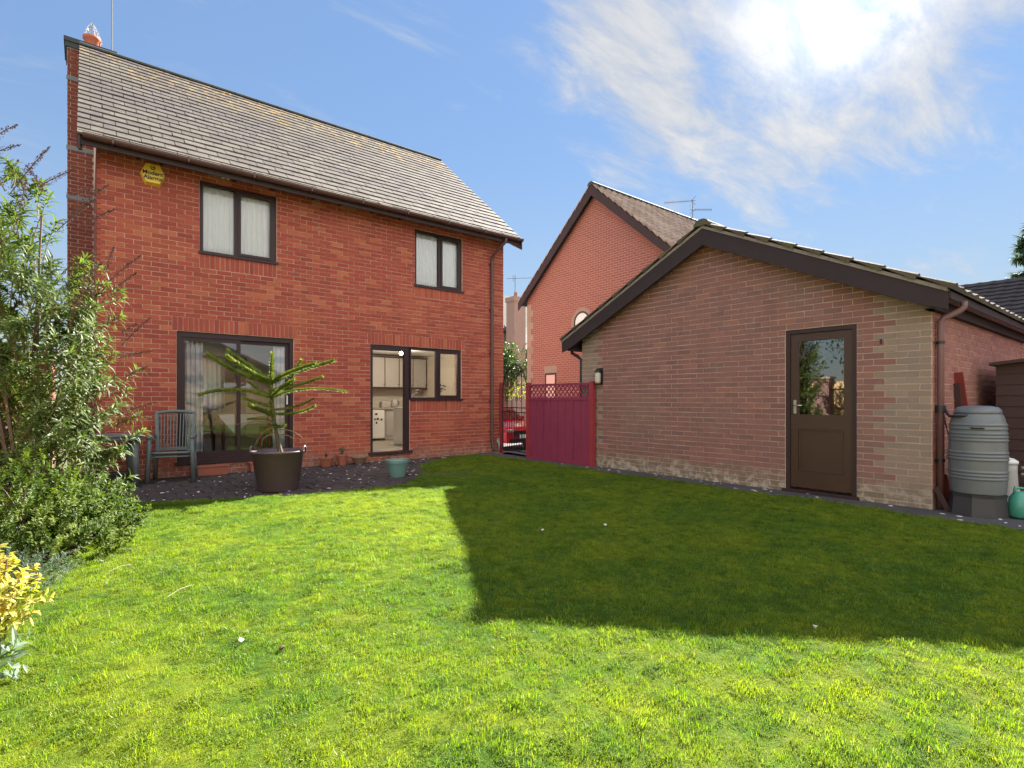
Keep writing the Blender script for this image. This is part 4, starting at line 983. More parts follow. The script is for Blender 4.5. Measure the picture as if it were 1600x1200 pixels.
c = MIX(t, M(t, 'MULTIPLY', NOI(t, p, .8, 5, .65), .5), bt.outputs[0], (.25, .11, .09)); prin(t, o, c, .9, .3, 0, bt.outputs['Fac'], -.4, .01); M_nb = m
nb = empty('neighbour_house', (16, 12.3, 0), 'tall red brick gable-ended house behind the fence and garage', 'house')
mb = MB(); NY0, NY1, NM, NEZ, NRZ = 8.31, 15.1, 11.69, 4.8, 7.95
tn = (8.04 - 4.79)/(15.34 - NM)
mb.box(NX, NY0, -.4, 19.2, NY1, 4.9); mb.prism([(NX, NY0, 4.9), (NX, NY1, 4.9), (NX, NM, 4.9 + (NY1-NM)*tn - .05)], (6.4, 0, 0)); mb.build('wall', M_nb, nb)
nr = MB()
def nzf(y, h=0): return 8.04 - abs(y - NM)*tn + h
for ye in (15.34, 8.04): nr.prism([(NX - .22, NM, nzf(NM, -.08)), (NX - .22, ye, nzf(ye, -.08)), (NX - .22, ye, nzf(ye, .0)), (NX - .22, NM, nzf(NM, .0))], (6.8, 0, 0))
nro = nr.build('roof', M_ridge, nb); WORLD[nro.name] = WORLD[nb.name]
for ye in (15.34, 8.04):
    b = MB(); b.prism([(NX - .25, NM, nzf(NM, -.34)), (NX - .25, NM, nzf(NM, -.01)), (NX - .25, ye, nzf(ye, -.01)), (NX - .25, ye, nzf(ye, -.27))], (.03, 0, 0)); b.build('barge_board', M_barge, nb)
m, t, o = newmat('pantile'); p = POS(t); r = RND(t); c = RAMP(t, r, [(0, (.26, .185, .145)), (1, (.40, .30, .235))]); c = MIX(t, M(t, 'MULTIPLY', SS(t, NOI(t, p, 3, 5, .7), .5, .7), .5), c, (.16, .13, .11)); prin(t, o, c, .85, .3, 0, NOI(t, p, 40, 3), .5, .01)
cn, sn = 1/math.hypot(1, tn), tn/math.hypot(1, tn); nl = math.hypot(NM - 8.04, (NM - 8.04)*tn); rows = 16; g_ = nl/rows; b = MB(); b2 = MB()
for s in (-1, 1):
    ye = 8.02 if s < 0 else 15.36
    def fn(x, q, h, s=s, ye=ye): return (x, ye - s*q*cn + s*h*sn, nzf(ye) + q*sn + h*cn)
    for rI in range(rows):
        for cI in range(23):
            ptile(b, fn, NX - .26 + cI*.30, .298, rI*g_, rI*g_ + g_ + .03, .02, .055)
tag(b.build('roof_tiles', m, nro), kind='stuff')
for k in range(15):
    b = MB(); n = 6; vs = []
    for xx in (NX - .27 + k*.45, NX - .27 + k*.45 + .44):
        for q in range(n + 1):
            A = PI*q/n; vs.append((xx, NM - math.cos(A)*.14, nzf(NM) - .02 + math.sin(A)*.12))
    b.add(vs, [(q, q+1, q+n+2, q+n+1) for q in range(n)] + [tuple(range(n+1)), tuple(range(n+1, 2*n+2))]); b.build('ridge_tile', M_ridge, nro)
# quoins at left corner (toothed, buff)
z = 0.; k = 0
while z < 4.7:
    w = .34 if k % 2 else .22; b = MB(); b.box(NX - .01, NY1 - w, z, NX + .1, NY1 + .01, z + .22); b.build('quoin', MB_quoin, nb); z += .225; k += 1
# little window with lintel, arched window
b = MB(); b.box(NX - .008, 13.51, 2.17, NX + .05, 14.16, 2.42); b.build('lintel', MB_quoin, nb)
wn = MB(); wn.box(NX - .012, 13.55, 1.05, NX + .05, 13.61, 2.16); wn.box(NX - .012, 14.06, 1.05, NX + .05, 14.12, 2.16); wn.box(NX - .012, 13.61, 2.10, NX + .05, 14.06, 2.16); wn.box(NX - .012, 13.61, 1.05, NX + .05, 14.06, 1.11)
wno = wn.build('window', M_bwin, nb); WORLD[wno.name] = WORLD[nb.name]; b = MB(); b.box(NX - .006, 13.61, 1.11, NX - .002, 14.06, 2.10); b.build('pane', simple('pink_blind', (.62, .42, .38), .6, .05), wno)
AW, AC, AZ = .36, 12.32, 3.78
def arch(r, zb=3.0, n=12): return [(AC - r, zb)] + [(AC - r*math.cos(PI*k/n), AZ + r*math.sin(PI*k/n)) for k in range(n + 1)] + [(AC + r, zb)]
def arch_ring(r0, r1, x0, x1, mat, name, parent):
    A, B = arch(r0), arch(r1); n = len(A); b = MB()
    vs = [(x0, y, z) for y, z in A] + [(x0, y, z) for y, z in B] + [(x1, y, z) for y, z in A] + [(x1, y, z) for y, z in B]
    fs = []
    for i in range(n - 1): fs += [(i, i+1, n+i+1, n+i), (n+i, n+i+1, 3*n+i+1, 3*n+i), (i+1, i, 2*n+i, 2*n+i+1)]
    b.add(vs, fs); return b.build(name, mat, parent)
arch_ring(AW, AW + .12, NX - .012, NX + .02, MB_quoin, 'arch_surround', nb)
aw = arch_ring(AW - .06, AW, NX - .016, NX + .02, M_bwin, 'arched_window', nb); WORLD[aw.name] = WORLD[nb.name]
b = MB(); b.add([(NX - .008, y, z) for y, z in arch(AW - .06)], [tuple(range(15))]); b.build('pane', simple('painted_sky_glass', (.62, .68, .70), .4, .1), aw)  # pane painted flat pale in place of a sky reflection
# aerial on the neighbour / garage ridge
a2 = empty('tv_aerial', (17.5, 11.9, 8.0), 'twin-armed television aerial above the garage ridge', 'aerial')
bx_, by_ = 18.1, 11.67
b = MB(); b.tube([(bx_, by_, 7.9), (bx_, by_, 8.85)], .02, 6); b.build('mast', M_lead, a2)
for (dx, z, L_, ang) in ((0, 8.82, 1.05, 2.25), (0, 8.47, .72, -.7)):
    d = Vector((math.cos(ang), math.sin(ang), 0)) if True else None
    c0 = Vector((bx_, by_, z)); b = MB(); b.tube([c0 - d*.1, c0 + d*L_], .014, 5); e = Vector((-d.y, d.x, 0))
    nel = 12
    for k in range(nel): q = c0 + d*(L_*k/nel + .05); b.tube([q - Vector((0, 0, .06)), q + Vector((0, 0, .06))], .007, 4)
    b.tube([c0 - d*.1 + Vector((0, 0, .16)), c0 + d*.05, c0 - d*.1 - Vector((0, 0, .16))], .009, 4); b.build('antenna', M_lead, a2)

# far house with chimney seen between the houses
fh = empty('far_house', (20, 26, -.4), 'distant brick house with external chimney seen through the gap', 'house')
b = MB(); b.box(17.6, 24.6, -.5, 27, 32, 5.3); b.build('wall', M_nb, fh)
b = MB(); b.prism([(17.3, 24.3, 5.2), (17.3, 32.3, 5.2), (17.3, 28.3, 8.2)], (10, 0, 0)); b.build('roof', M_gtile, fh)
b = MB(); b.prism([(19.0, 22.6, 4.0), (19.0, 24.6, 5.6), (19.0, 24.6, 4.0)], (6, 0, 0)); b.build('porch_roof', M_tile, fh)
b = MB(); b.box(18.15, 22.6, -.5, 18.95, 23.3, 6.6); b.box(18.10, 22.55, 6.6, 19.0, 23.35, 6.85); b.build('chimney', simple('weathered_brick', (.36, .23, .19), .9, .3, 8), fh); b = MB(); b.lathe([(.12, 0), (.1, .3)], (18.55, 22.95, 6.85), 10); b.build('chimney_pot', M_terra, fh)
b = MB(); b.tube([(18.45, 22.9, 6.85), (18.45, 22.9, 8.1)], .02, 5); b.tube([(18.1, 23.2, 7.9), (19.1, 22.2, 7.9)], .015, 5); b.tube([(18.3, 22.9, 8.05), (18.5, 23.1, 7.75)], .012, 5); o = b.build('tv_aerial', M_lead); tag(o, 'small aerial on the distant chimney beside the house corner', 'aerial')

# right far roof, left outbuilding
rr_ = empty('far_right_house', (19, 4, 0), 'low building with dark tiled roof beyond the garage on the right', 'house')
b = MB(); b.box(16.5, -6, -.4, 24, 7.8, 2.7); b.build('wall', M_nb, rr_)
b = MB(); b.prism([(16.2, -6.3, 2.6), (20.0, -6.3, 4.55), (24.2, -6.3, 2.6)], (0, 14.3, 0)); rfo = b.build('roof', M_ridge, rr_); WORLD[rfo.name] = WORLD[rr_.name]
b = MB(); LL = math.hypot(3.8, 1.95); ux, uz = 3.8/LL, 1.95/LL
def fn(x, q, h): return (16.15 + q*ux - h*uz, x, 2.59 + q*uz + h*ux)
for rI in range(14):
    for cI in range(46): ptile(b, fn, 7.9 - cI*.30, -.298, rI*LL/14, rI*LL/14 + LL/14 + .02, .02, .014)
tag(b.build('roof_tiles', simple('slate_tile', (.028, .027, .031), .95, .35, 6, .0), rfo), kind='stuff')
lo = empty('outbuilding', (-2, 15, 0), 'low grey roofed outbuilding glimpsed behind the tall shrub', 'outbuilding')
b = MB(); b.box(-4.6, 14.4, -.4, -.62, 18, 2.15); b.build('wall', MB_dark, lo); b = MB(); b.box(-4.8, 14.2, 2.15, -.55, 18.2, 2.34); b.build('roof', M_lead, lo)

# ================================================================== CARS ON THE DRIVE
def car(loc, paint, label, length=3.9, plate='E', rz=0):
    c = empty('parked_car', loc, label, 'car', None, rz)
    W2 = .84; prof = [(0, .28), (0, .62), (.12, .78), (.95, .93), (1.55, 1.38), (2.9, 1.44), (3.55, .98), (3.85, .92), (3.9, .35)]
    glassm = M_glass2
    b = MB(); n = len(prof); L = []
    for s_, k in ((-1, 0), (1, 1)):
        for (y, z) in prof:
            tuck = .16 if z > 1.2 else (.03 if z > .7 else 0); fr_ = .10 if (y < .1 or y > 3.8) else 0
            L.append((s_*(W2 - tuck - fr_), y, z))
    b.add(L, [tuple(range(n)), tuple(range(n, 2*n))[::-1]] + [(i, i + n, (i+1) % n + n, (i+1) % n) for i in range(n)])
    o = b.build('body', paint, c, local=True, bevel=.03)
    b = MB(); b.add([(-.74, .985, .962), (.74, .985, .962), (.64, 1.53, 1.372), (-.64, 1.53, 1.372)], [(0, 1, 2, 3)]); b.v = [(x, y - .02, z + .015) for x, y, z in b.v]; b.build('windscreen', glassm, c, local=True)
    for s_ in (-1, 1):
        b = MB(); q = [(s_*.815, 1.15, .99), (s_*.70, 1.62, 1.34), (s_*.70, 2.85, 1.38), (s_*.815, 3.35, 1.0)]; b.add([(x + s_*.01, y, z) for x, y, z in q], [(0, 1, 2, 3)]); b.build('side_window', glassm, c, local=True)
        b = MB(); b.lathe([(.0, -.05), (.12, -.03), (.16, .03), (.0, .06)], (s_*.58, .02, .66), 12); b.v = [(x, y*.6, z) for x, y, z in b.v]; b.build('headlight', M_greyl, c, local=True)
        b = MB(); b.obox((s_*.90, 1.25, 1.02), (1, 0, 0), (0, 1, 0), (0, 0, 1), .08, .05, .06); b.build('door_mirror', paint, c, local=True, bevel=.02)
        for y in (.72, 3.12):
            b = MB(); n_ = 20
            for (r0, x0, x1) in ((.30, .68, .86),):
                vs = [(s_*x0, y + r0*math.cos(2*PI*k/n_), .30 + r0*math.sin(2*PI*k/n_)) for k in range(n_)] + [(s_*x1, y + r0*math.cos(2*PI*k/n_), .30 + r0*math.sin(2*PI*k/n_)) for k in range(n_)]
                b.add(vs, [tuple(range(n_)), tuple(range(n_, 2*n_))[::-1]] + [(k, (k+1) % n_, (k+1) % n_ + n_, k + n_) for k in range(n_)])
            w = b.build('wheel', M_black, c, local=True)
    b = MB(); b.box(-.45, -.03, .50, .45, .01, .66); b.box(-.6, -.035, .28, .6, .01, .42); b.build('grille', M_black, c, local=True)
    b = MB(); b.box(-.26, -.055, .43, .26, -.036, .54); b.build('number_plate', M_white, c, local=True)
    if plate:
        me = text_mesh(plate, .12); me.materials.append(M_black); o = bpy.data.objects.new('lettering', me); o.location = (-.18, -.058, .485); o.rotation_euler = (PI/2, 0, 0); attach(o, c, True)
    return c
m, t, o = newmat('red_car_paint'); q = prin(t, o, (.42, .008, .03), .3, .5); q.inputs['Coat Weight'].default_value = .8
car((10.85, 12.95, -.40), m, 'red hatchback parked nose-on beyond the iron gate')
m, t, o = newmat('white_car_paint'); q = prin(t, o, (.75, .76, .78), .3, .5); q.inputs['Coat Weight'].default_value = .8
car((13.6, 18.4, -.38), m, 'white car parked behind the red hatchback on the drive', plate=None)

# ================================================================== PATIO THINGS
def rv(a, f): return R2*a + F2*f
# green plastic armchair facing the camera
gc = empty('garden_chair', (1.03, 9.50, .012), 'green-grey plastic slatted garden armchair beside the patio door', 'chair', None, math.radians(-13))
b = MB(); b.prism([(-.23, -.24, .40), (.23, -.24, .40), (.23, .18, .385), (-.23, .18, .385)], (0, 0, .03)); b.build('seat', M_green, gc, local=True, bevel=.008)
b = MB(); b.tube(curve_pts((-.24, -.24, .43), (0, -.30, .435), (.24, -.24, .43), 9), .02, 8); b.tube(curve_pts((-.24, -.23, .375), (0, -.28, .375), (.24, -.23, .375), 9), .016, 8); b.build('seat_rim', M_green, gc, local=True, smooth=True)
def bp(x, f): # backrest point, f 0..1
    return (x*(1 + .08*f), .18 + .13*f, .42 + .60*f)
for s_ in (-1, 1):
    b = MB(); b.beam(bp(s_*.22, 0), bp(s_*.235, .97), .045, .05, up=(1, 0, 0)); b.build('back_rail', M_green, gc, local=True, bevel=.006)
b = MB(); b.tube([bp(x/10*.25, .97 + .05*(1 - (x/10)**2)) for x in range(-10, 11)], .026, 8); b.v = [(x, y, z) for x, y, z in b.v]; b.build('top_rail', M_green, gc, local=True, smooth=True)
b = MB(); b.beam(bp(-.2, .07), bp(.2, .07), .03, .05); b.build('lower_rail', M_green, gc, local=True)
for k in range(10):
    x = -.178 + k*.0395; b = MB(); b.beam(bp(x, .08), bp(x, .96), .027, .012, up=(1, 0, 0)); b.build('slat', M_green, gc, local=True)
for s_ in (-1, 1):
    b = MB(); b.tube([(s_*.29, -.27, 0), (s_*.275, -.245, .40), (s_*.27, -.23, .64)], [.034, .032, .030], 8); b.build('front_leg', M_green, gc, local=True, smooth=True)
    b = MB(); b.tube([(s_*.27, .30, 0), (s_*.25, .20, .42)], [.028, .030], 8); b.build('rear_leg', M_green, gc, local=True, smooth=True)
    b = MB(); b.tube([(s_*.27, -.26, .655), (s_*.285, -.05, .665), (s_*.27, .20, .66)], .031, 8); b.v = [(x*1.0, y, z) for x, y, z in b.v]; b.build('armrest', M_green, gc, local=True, smooth=True)
gtb = empty('garden_table', (.05, 9.45, .012), 'green-grey plastic garden table half hidden by the tall shrub', 'table')
b = MB(); b.box(-.55, 9.10, .705, .64, 9.86, .73); b.box(-.53, 9.12, .66, .62, 9.14, .704); b.box(-.53, 9.82, .66, .62, 9.84, .704); b.box(-.53, 9.14, .66, -.51, 9.82, .704); b.box(.60, 9.14, .66, .62, 9.82, .704); b.build('tabletop', M_green, gtb, bevel=.006)
for (x, y) in ((.54, 9.22), (-.02, 9.22), (-.48, 9.22), (.50, 9.72), (-.40, 9.72)):
    if x == -.02: continue
    b = MB(); b.tube([(x*1.03, y, .01), (x, y, .66)], [.036, .048], 10); b.build('leg', M_green, gtb, smooth=True)
b = MB(); b.tube([(.02, 9.15, .01), (.03, 9.2, .66)], [.036, .046], 10); b.build('leg', M_green, gtb, smooth=True)
tr_ = MB(); tr_.prism([(.03, 9.32, .012), (.46, 9.32, .012), (.48, 9.30, .20), (.01, 9.30, .20)], (0, .22, 0)); o = tr_.build('black_trough', M_black, bevel=.01); tag(o, 'black plastic trough on the paving under the garden table', 'trough')
def trough(x, y, label, w=.46, rz=0.):
    t_ = empty('terracotta_trough', (x, y, .012), label, 'planter', 'terracotta troughs under the patio door', rz)
    b = MB(); b.prism([(-w/2+.015, -.07, 0), (w/2-.015, -.07, 0), (w/2, -.08, .13), (-w/2, -.08, .13)], (0, .15, 0)); b.build('body', M_terra, t_, local=True)
    b = MB(); b.box(-w/2-.01, -.09, .13, w/2+.01, -.07, .155); b.box(-w/2-.01, .07, .13, w/2+.01, .09, .155); b.box(-w/2-.01, -.07, .13, -w/2+.01, .07, .155); b.box(w/2-.01, -.07, .13, w/2+.01, .07, .155); b.build('rim', M_terra, t_, local=True, bevel=.004)
    b = MB(); b.box(-w/2+.01, -.068, .12, w/2-.01, .068, .138); b.build('soil', M_soil, t_, local=True); return t_
trough(1.60, 9.80, 'terracotta trough on the paving beside the green chair'); trough(2.38, 9.84, 'terracotta trough partly hidden behind the black tub', .44)
def pot(name, x, y, prof, mat, label, cat='plant pot', plant=None, seed=1):
    t_ = empty(name, (x, y, .012), label, cat)
    b = MB(); b.lathe(prof, (x, y, .012), 28); b.build('bowl', mat, t_, smooth=False)
    rtop = prof[-1][0]; 
    b = MB(); b.lathe([(0, 0), (rtop*.98, 0)], (x, y, .012 + prof[-1][1] - .005), 16); b.build('soil', M_soil, t_)
    return t_
def potprof(r0, r1, h, rim=.012): return [(r0, 0), (r1, h*.82), (r1 + rim, h*.83), (r1 + rim, h), (r1 - .004, h), (r1 - .012, h*.92)]
pa = pot('terracotta_pot', 3.42, 9.72, potprof(.085, .125, .17), M_terra, 'round terracotta pot, left of the three by the wall'); pb_ = pot('terracotta_pot', 3.73, 9.76, potprof(.07, .10, .20), M_terra, 'narrow terracotta pot, middle of the three by the wall')
pc = pot('glazed_bowl', 4.05, 9.72, potprof(.08, .15, .15, .02), M_terrag, 'patterned brown glazed bowl, right of the three pots by the wall')
gp_ = pot('green_pot', 3.84, 7.72, potprof(.115, .165, .27, .014), M_potgreen, 'sage green plastic plant pot standing alone at the patio edge')

def leaf_verts(P, d, up, L, w, fold=.15, bend=.15):
    """lanceolate leaf: returns verts, faces (4 tris-ish)"""
    d = d.normalized(); s = d.cross(up)
    if s.length < .05: s = d.cross(Vector((1, .3, 0)))
    s.normalize(); n = s.cross(d)
    m1 = P + d*L*.38 - n*0; m2 = P + d*L*.74 - n*L*bend*.4; tip = P + d*L - n*L*bend
    vs = [P, m1 + s*w/2 + n*w*fold, m1, m1 - s*w/2 + n*w*fold, m2 + s*w*.36 + n*w*fold*.5, m2, m2 - s*w*.36 + n*w*fold*.5, tip]
    return vs, [(0, 2, 1), (0, 3, 2), (1, 2, 5, 4), (2, 3, 6, 5), (4, 5, 7), (5, 6, 7)]
def rand_dir(r):
    while True:
        v = Vector((r.uniform(-1, 1), r.uniform(-1, 1), r.uniform(-1, 1)))
        if .1 < v.length < 1: return v.normalized()
# sprigs in the pots
def sprig(parent, x, y, z, n, h, mat, seed, L=.05):
    r = random.Random(seed); b = MB()
    for _ in range(n):
        d = Vector((r.uniform(-.6, .6), r.uniform(-.6, .6), 1)).normalized(); P = Vector((x, y, z)) + d*h*r.random()*.6
        v, f = leaf_verts(P, (d + rand_dir(r)*.6), Vector((0, 0, 1)), L*r.uniform(.6, 1.3), L*.3); b.add(v, f)
    b.build('foliage', mat, parent)
sprig(pa, 3.42, 9.72, .17, 40, .10, M_leafj, 3); sprig(pb_, 3.73, 9.76, .2, 60, .2, M_leafj, 4)

# monkey puzzle tree in black tub
MPX, MPY = 2.03, 7.62
MP = Vector((MPX, MPY, 0))
tub = empty('plant_tub', (MPX, MPY, .012), 'large black plastic tub with two rope handles on the patio', 'plant tub')
b = MB(); b.lathe([(.245, 0), (.255, .01), (.325, .50), (.345, .505), (.35, .53), (.325, .53), (.315, .50), (.31, .46)], (MPX, MPY, .012), 40); b.build('tub_wall', M_tub, tub, smooth=True)
b = MB(); b.lathe([(0, 0), (.312, 0)], (MPX, MPY, .47), 24); b.build('soil', M_soil, tub)
for s_ in (-1, 1):
    c0 = MP + R2*s_*.345; b = MB(); b.tube([c0 + F2*(-.055) + Vector((0, 0, .515)), c0 + F2*(-.05) + R2*s_*.01 + Vector((0, 0, .57)), c0 + R2*s_*.012 + Vector((0, 0, .60)), c0 + F2*.05 + R2*s_*.01 + Vector((0, 0, .57)), c0 + F2*.055 + Vector((0, 0, .515))], .014, 8); b.build('handle', M_tub, tub, smooth=True)
mp_t = empty('monkey_puzzle_tree', (MPX, MPY, .48), 'small monkey puzzle tree with spiky arching branches in the black tub', 'tree')
DD = 7.23
def mpp(px, py, dep=0.):   # point around the trunk given by its place across and up
    return MP + R2*((px - 437)/836*(DD+dep)) + F2*dep + Vector((0, 0, 1.22 + (625 - py)/836*(DD+dep)))
trunk_pts = [mpp(441, 712), mpp(437, 690), mpp(431, 660), mpp(428, 630), mpp(425, 600), mpp(426, 575), mpp(428, 553)]
b = MB(); b.tube(trunk_pts[:6], [.030, .026, .022, .020, .020, .016], 10); b.build('trunk', simple('green_brown_trunk', (.085, .07, .03), .9, .5, 60, bstr=.8), mp_t, smooth=True)
def spiky(pts, r0, r1, seed, name='branch', tip=True, dens=1.):
    r = random.Random(seed); b = MB(); pts = [Vector(p) for p in pts]
    # dense resample
    seg = []; 
    for a, c in zip(pts, pts[1:]):
        n = max(2, int((c - a).length/.014)); seg += [(a.lerp(c, i/n), (c - a).normalized()) for i in range(n)]
    N_ = len(seg); rad = [.88*(r0 + (r1 - r0)*i/max(1, N_-1)) for i in range(N_)]
    b.tube([s_[0] for s_ in seg[::4]] + [pts[-1]], [x*.42 for x in rad[::4]] + [rad[-1]*.2], 6)
    for i, (P, d) in enumerate(seg):
        u = d.cross(Vector((0, 0, 1))); 
        if u.length < .2: u = d.cross(Vector((1, 0, 0)))
        u.normalize(); w = d.cross(u); k0 = 5
        for k in range(k0):
            A = 2*PI*k/k0 + i*.9 + r.uniform(-.25, .25); n = u*math.cos(A) + w*math.sin(A); rr = rad[i]
            dirn = (d*.95 + n*.8 + rand_dir(r)*.2).normalized(); Q = P + n*rr*.22; L_ = rr*1.5*r.uniform(.8, 1.2); s_ = d.cross(n).normalized()*rr*.36
            tipp = Q + dirn*L_; mid = Q + dirn*L_*.4 + n*rr*.12
            b.add([Q - s_, Q + s_, mid + s_*.9, mid - s_*.9, tipp], [(0, 1, 2, 3), (3, 2, 4)])
    return b.build(name, M_puzzle, mp_t)
def bez(a, c, e, n=9): return curve_pts(a, c, e, n)
spiky([mpp(430, 656), mpp(427, 630), mpp(425, 600)], .034, .036, 77, 'trunk_leaves')
spiky([mpp(426, 600), mpp(427, 575), mpp(428, 550)], .050, .030, 1, 'leader')
BR = [((424, 598, 0), (385, 590, -.05), (332, 553, -.1), .040, .036), ((424, 596, 0), (408, 585, .1), (346, 547, .25), .036, .034),
      ((424, 596, 0), (402, 582, -.2), (376, 556, -.38), .040, .038), ((426, 596, 0), (450, 592, .1), (463, 562, .22), .036, .032),
      ((426, 597, 0), (455, 582, .05), (518, 563, .15), .040, .036), ((426, 597, 0), (462, 580, -.2), (514, 568, -.35), .042, .036),
      ((424, 620, 0), (372, 598, -.1), (320, 617, -.15), .036, .030), ((426, 622, 0), (446, 608, -.2), (478, 593, -.3), .038, .034), ((426, 622, 0), (470, 598, 0), (540, 612, .1), .030, .024),
      ((425, 620, 0), (402, 612, .2), (372, 596, .4), .030, .028),
      ((428, 646, 0), (412, 640, .1), (382, 638, .3), .030, .026), ((428, 646, 0), (470, 650, 0), (498, 633, -.05), .026, .030), ((427, 648, 0), (420, 640, -.25), (410, 632, -.38), .034, .034),
      ((425, 610, 0), (448, 606, .25), (486, 588, .45), .034, .030), ((426, 634, 0), (404, 632, .2), (366, 622, .35), .028, .024), ((427, 640, 0), (452, 640, .25), (474, 622, .4), .026, .024), ((428, 658, 0), (408, 652, .15), (372, 655, .35), .020, .020), ((431, 664, 0), (446, 670, -.15), (459, 664, -.2), .034, .026)]
for i, (a, c, e, r0, r1) in enumerate(BR): spiky(bez(mpp(*a), mpp(*c), mpp(*e)), r0, r1, 10 + i)
for i, (a, c, e) in enumerate((((433, 668, 0), (414, 668, 0), (404, 694, -.05)), ((434, 672, 0), (458, 668, 0), (480, 684, -.1)), ((436, 680, 0), (448, 676, .1), (460, 690, .1)), ((436, 680, 0), (418, 675, -.1), (416, 696, -.1)), ((432, 662, 0), (400, 655, .1), (360, 664, .2)))):
    b = MB(); b.tube(bez(mpp(*a), mpp(*c), mpp(*e)), [.009 - .0007*k for k in range(9)], 6); 
    e_ = mpp(*e); b.build('bare_branch', M_twig, mp_t)
for i in range(5):
    a = 2*PI*i/5; b = MB(); q = mpp(441, 704); b.tube([mpp(438, 690), q + Vector((math.cos(a)*.02, math.sin(a)*.02, 0)), q + Vector((math.cos(a)*.07, math.sin(a)*.07, -.09))], [.012, .011, .006], 6); b.build('root', M_bark2, mp_t)

# ================================================================== RIGHT CORNER: WATER BUTT ETC
wb = empty('water_butt', (7.43, 1.37, .0), 'grey ribbed plastic water butt on a stand at the garage corner', 'water butt')
prof = [(.22, .24)]; z = .24
ring = [.30, .42, .47, .60, .65, .70, .83, .88, .93, 1.0]
zz_ = np.linspace(.24, 1.08, 120)
for z in zz_:
    f = (z - .24)/.84; base = .228 + .016*math.sin(PI*min(1, f*1.02)**.8)
    if f > .82: base -= .030*((f - .82)/.18)**2.2
    g = sum(math.exp(-((z - q)/.009)**2) for q in (.40, .435, .47, .60, .635, .67, .80, .835, .87, .92, .96)); prof.append((base + .011*g, z))
b = MB(); b.lathe(prof, (7.43, 1.37, 0), 40); b.build('barrel', M_grey, wb, smooth=True)
b = MB(); b.lathe([(.196, 1.078), (.199, 1.09), (.193, 1.115), (.168, 1.142), (.11, 1.157), (0, 1.161)], (7.43, 1.37, 0), 40); b.build('lid', M_grey, wb, smooth=True)
b = MB(); b.lathe([(.197, 1.070), (.203, 1.075), (.197, 1.080)], (7.43, 1.37, 0), 36); b.build('lid_seam', M_black, wb, smooth=True)
hd = (Vector((0, 0, 0)) - Vector((7.43, 1.37, 0))).normalized()
sd_ = Vector((-hd.y, hd.x, 0)); c0 = Vector((7.43, 1.37, .93)) + hd*.262; b = MB(); b.tube([c0 - sd_*.05 - hd*.02, c0 - sd_*.04 + hd*.005, c0 + sd_*.04 + hd*.005, c0 + sd_*.05 - hd*.02], .008, 6); b.build('grip', M_black, wb)
b = MB(); b.lathe([(.255, 0), (.25, .05), (.235, .20), (.245, .235), (.20, .24)], (7.43, 1.37, 0), 8); b.build('stand', M_greyd, wb)
b = MB(); b.tube([(PX, PYY - .03, 1.12), (PX - .01, PYY - .05, 1.11), (7.40, 1.62, 1.07), (7.27, 1.57, 1.045), (7.22, 1.48, 1.05), (7.25, 1.38, 1.06)], .014, 8); o = b.build('filler_hose', M_black, smooth=True); tag(o, 'black corrugated hose linking the garage downpipe to the water butt', 'hose')
jc = empty('watering_can', (7.52, 1.05, 0), 'jade green plastic can on the paving at the far right', 'watering can')
b = MB(); b.lathe([(.09, 0), (.115, .02), (.12, .12), (.11, .2), (.07, .25), (.05, .27)], (7.52, 1.05, .012), 24, .8); b.build('body', M_jade, jc, smooth=True)
b = MB(); c0 = Vector((7.52, 1.05, .26)); b.tube([c0 + R2*-.06, c0 + R2*-.05 + Vector((0, 0, .06)), c0 + R2*.04 + Vector((0, 0, .05)), c0 + R2*.09 + Vector((0, 0, -.06))], .014, 8); b.build('handle', M_jade, jc, smooth=True)
b = MB(); b.lathe([(.022, 0), (.022, .04)], c0 + R2*-.03, 10); b.build('spout_cap', M_greyl, jc)
pdn = empty('grey_pedestal', (8.2, 1.15, 0), 'pale grey ribbed pedestal with a domed white cap behind the water butt', 'pedestal')
b = MB(); q = Vector((8.02, 1.22, .012)); b.lathe([(.13, 0), (.13, .03), (.095, .06), (.09, .22), (.08, .42), (.082, .5)], q, 20); b.build('column', M_greyl, pdn, smooth=True); b = MB(); b.lathe([(.09, .5), (.09, .53), (.05, .56), (0, .57)], q, 20); b.build('cap', M_white, pdn, smooth=True)
ch_ = empty('folded_chair', (8.5, .95, 0), 'folded grey tubular chair frame leaning beside the dark shed', 'chair')
b = MB(); b.tube([(8.3, 1.15, .45), (8.5, .8, .42), (8.6, .5, .38)], .018, 8); b.tube([(8.3, 1.15, .38), (8.5, .8, .33)], .016, 8); b.tube([(8.35, 1.1, .01), (8.45, .8, .60)], .016, 8); b.build('frame', M_greyl, ch_, smooth=True)
sh = empty('garden_shed', (10, .6, 0), 'dark brown timber shed against the garage side at the right edge', 'shed')
for k in range(12):
    z0 = .02 + k*.14; b = MB(); b.prism([(9.30 + .0, 1.53, z0), (9.30, -.9, z0), (9.30, -.9, z0 + .14), (9.30, 1.53, z0 + .14)], (.02 + .0, 0, 0)); b.v = [(x - (.012 if z < z0 + .07 and x < 9.31 else 0), y, z) for x, y, z in b.v]; b.build('board', M_shed, sh)
b = MB(); b.box(9.33, -.88, .02, 11.2, 1.50, 1.66); b.build('carcass', M_shed, sh)
b = MB(); b.prism([(9.18, 1.58, 1.665), (9.18, -1., 1.95), (9.18, -1., 1.99), (9.18, 1.58, 1.705)], (2.2, 0, 0)); b.build('roof', M_shed, sh)
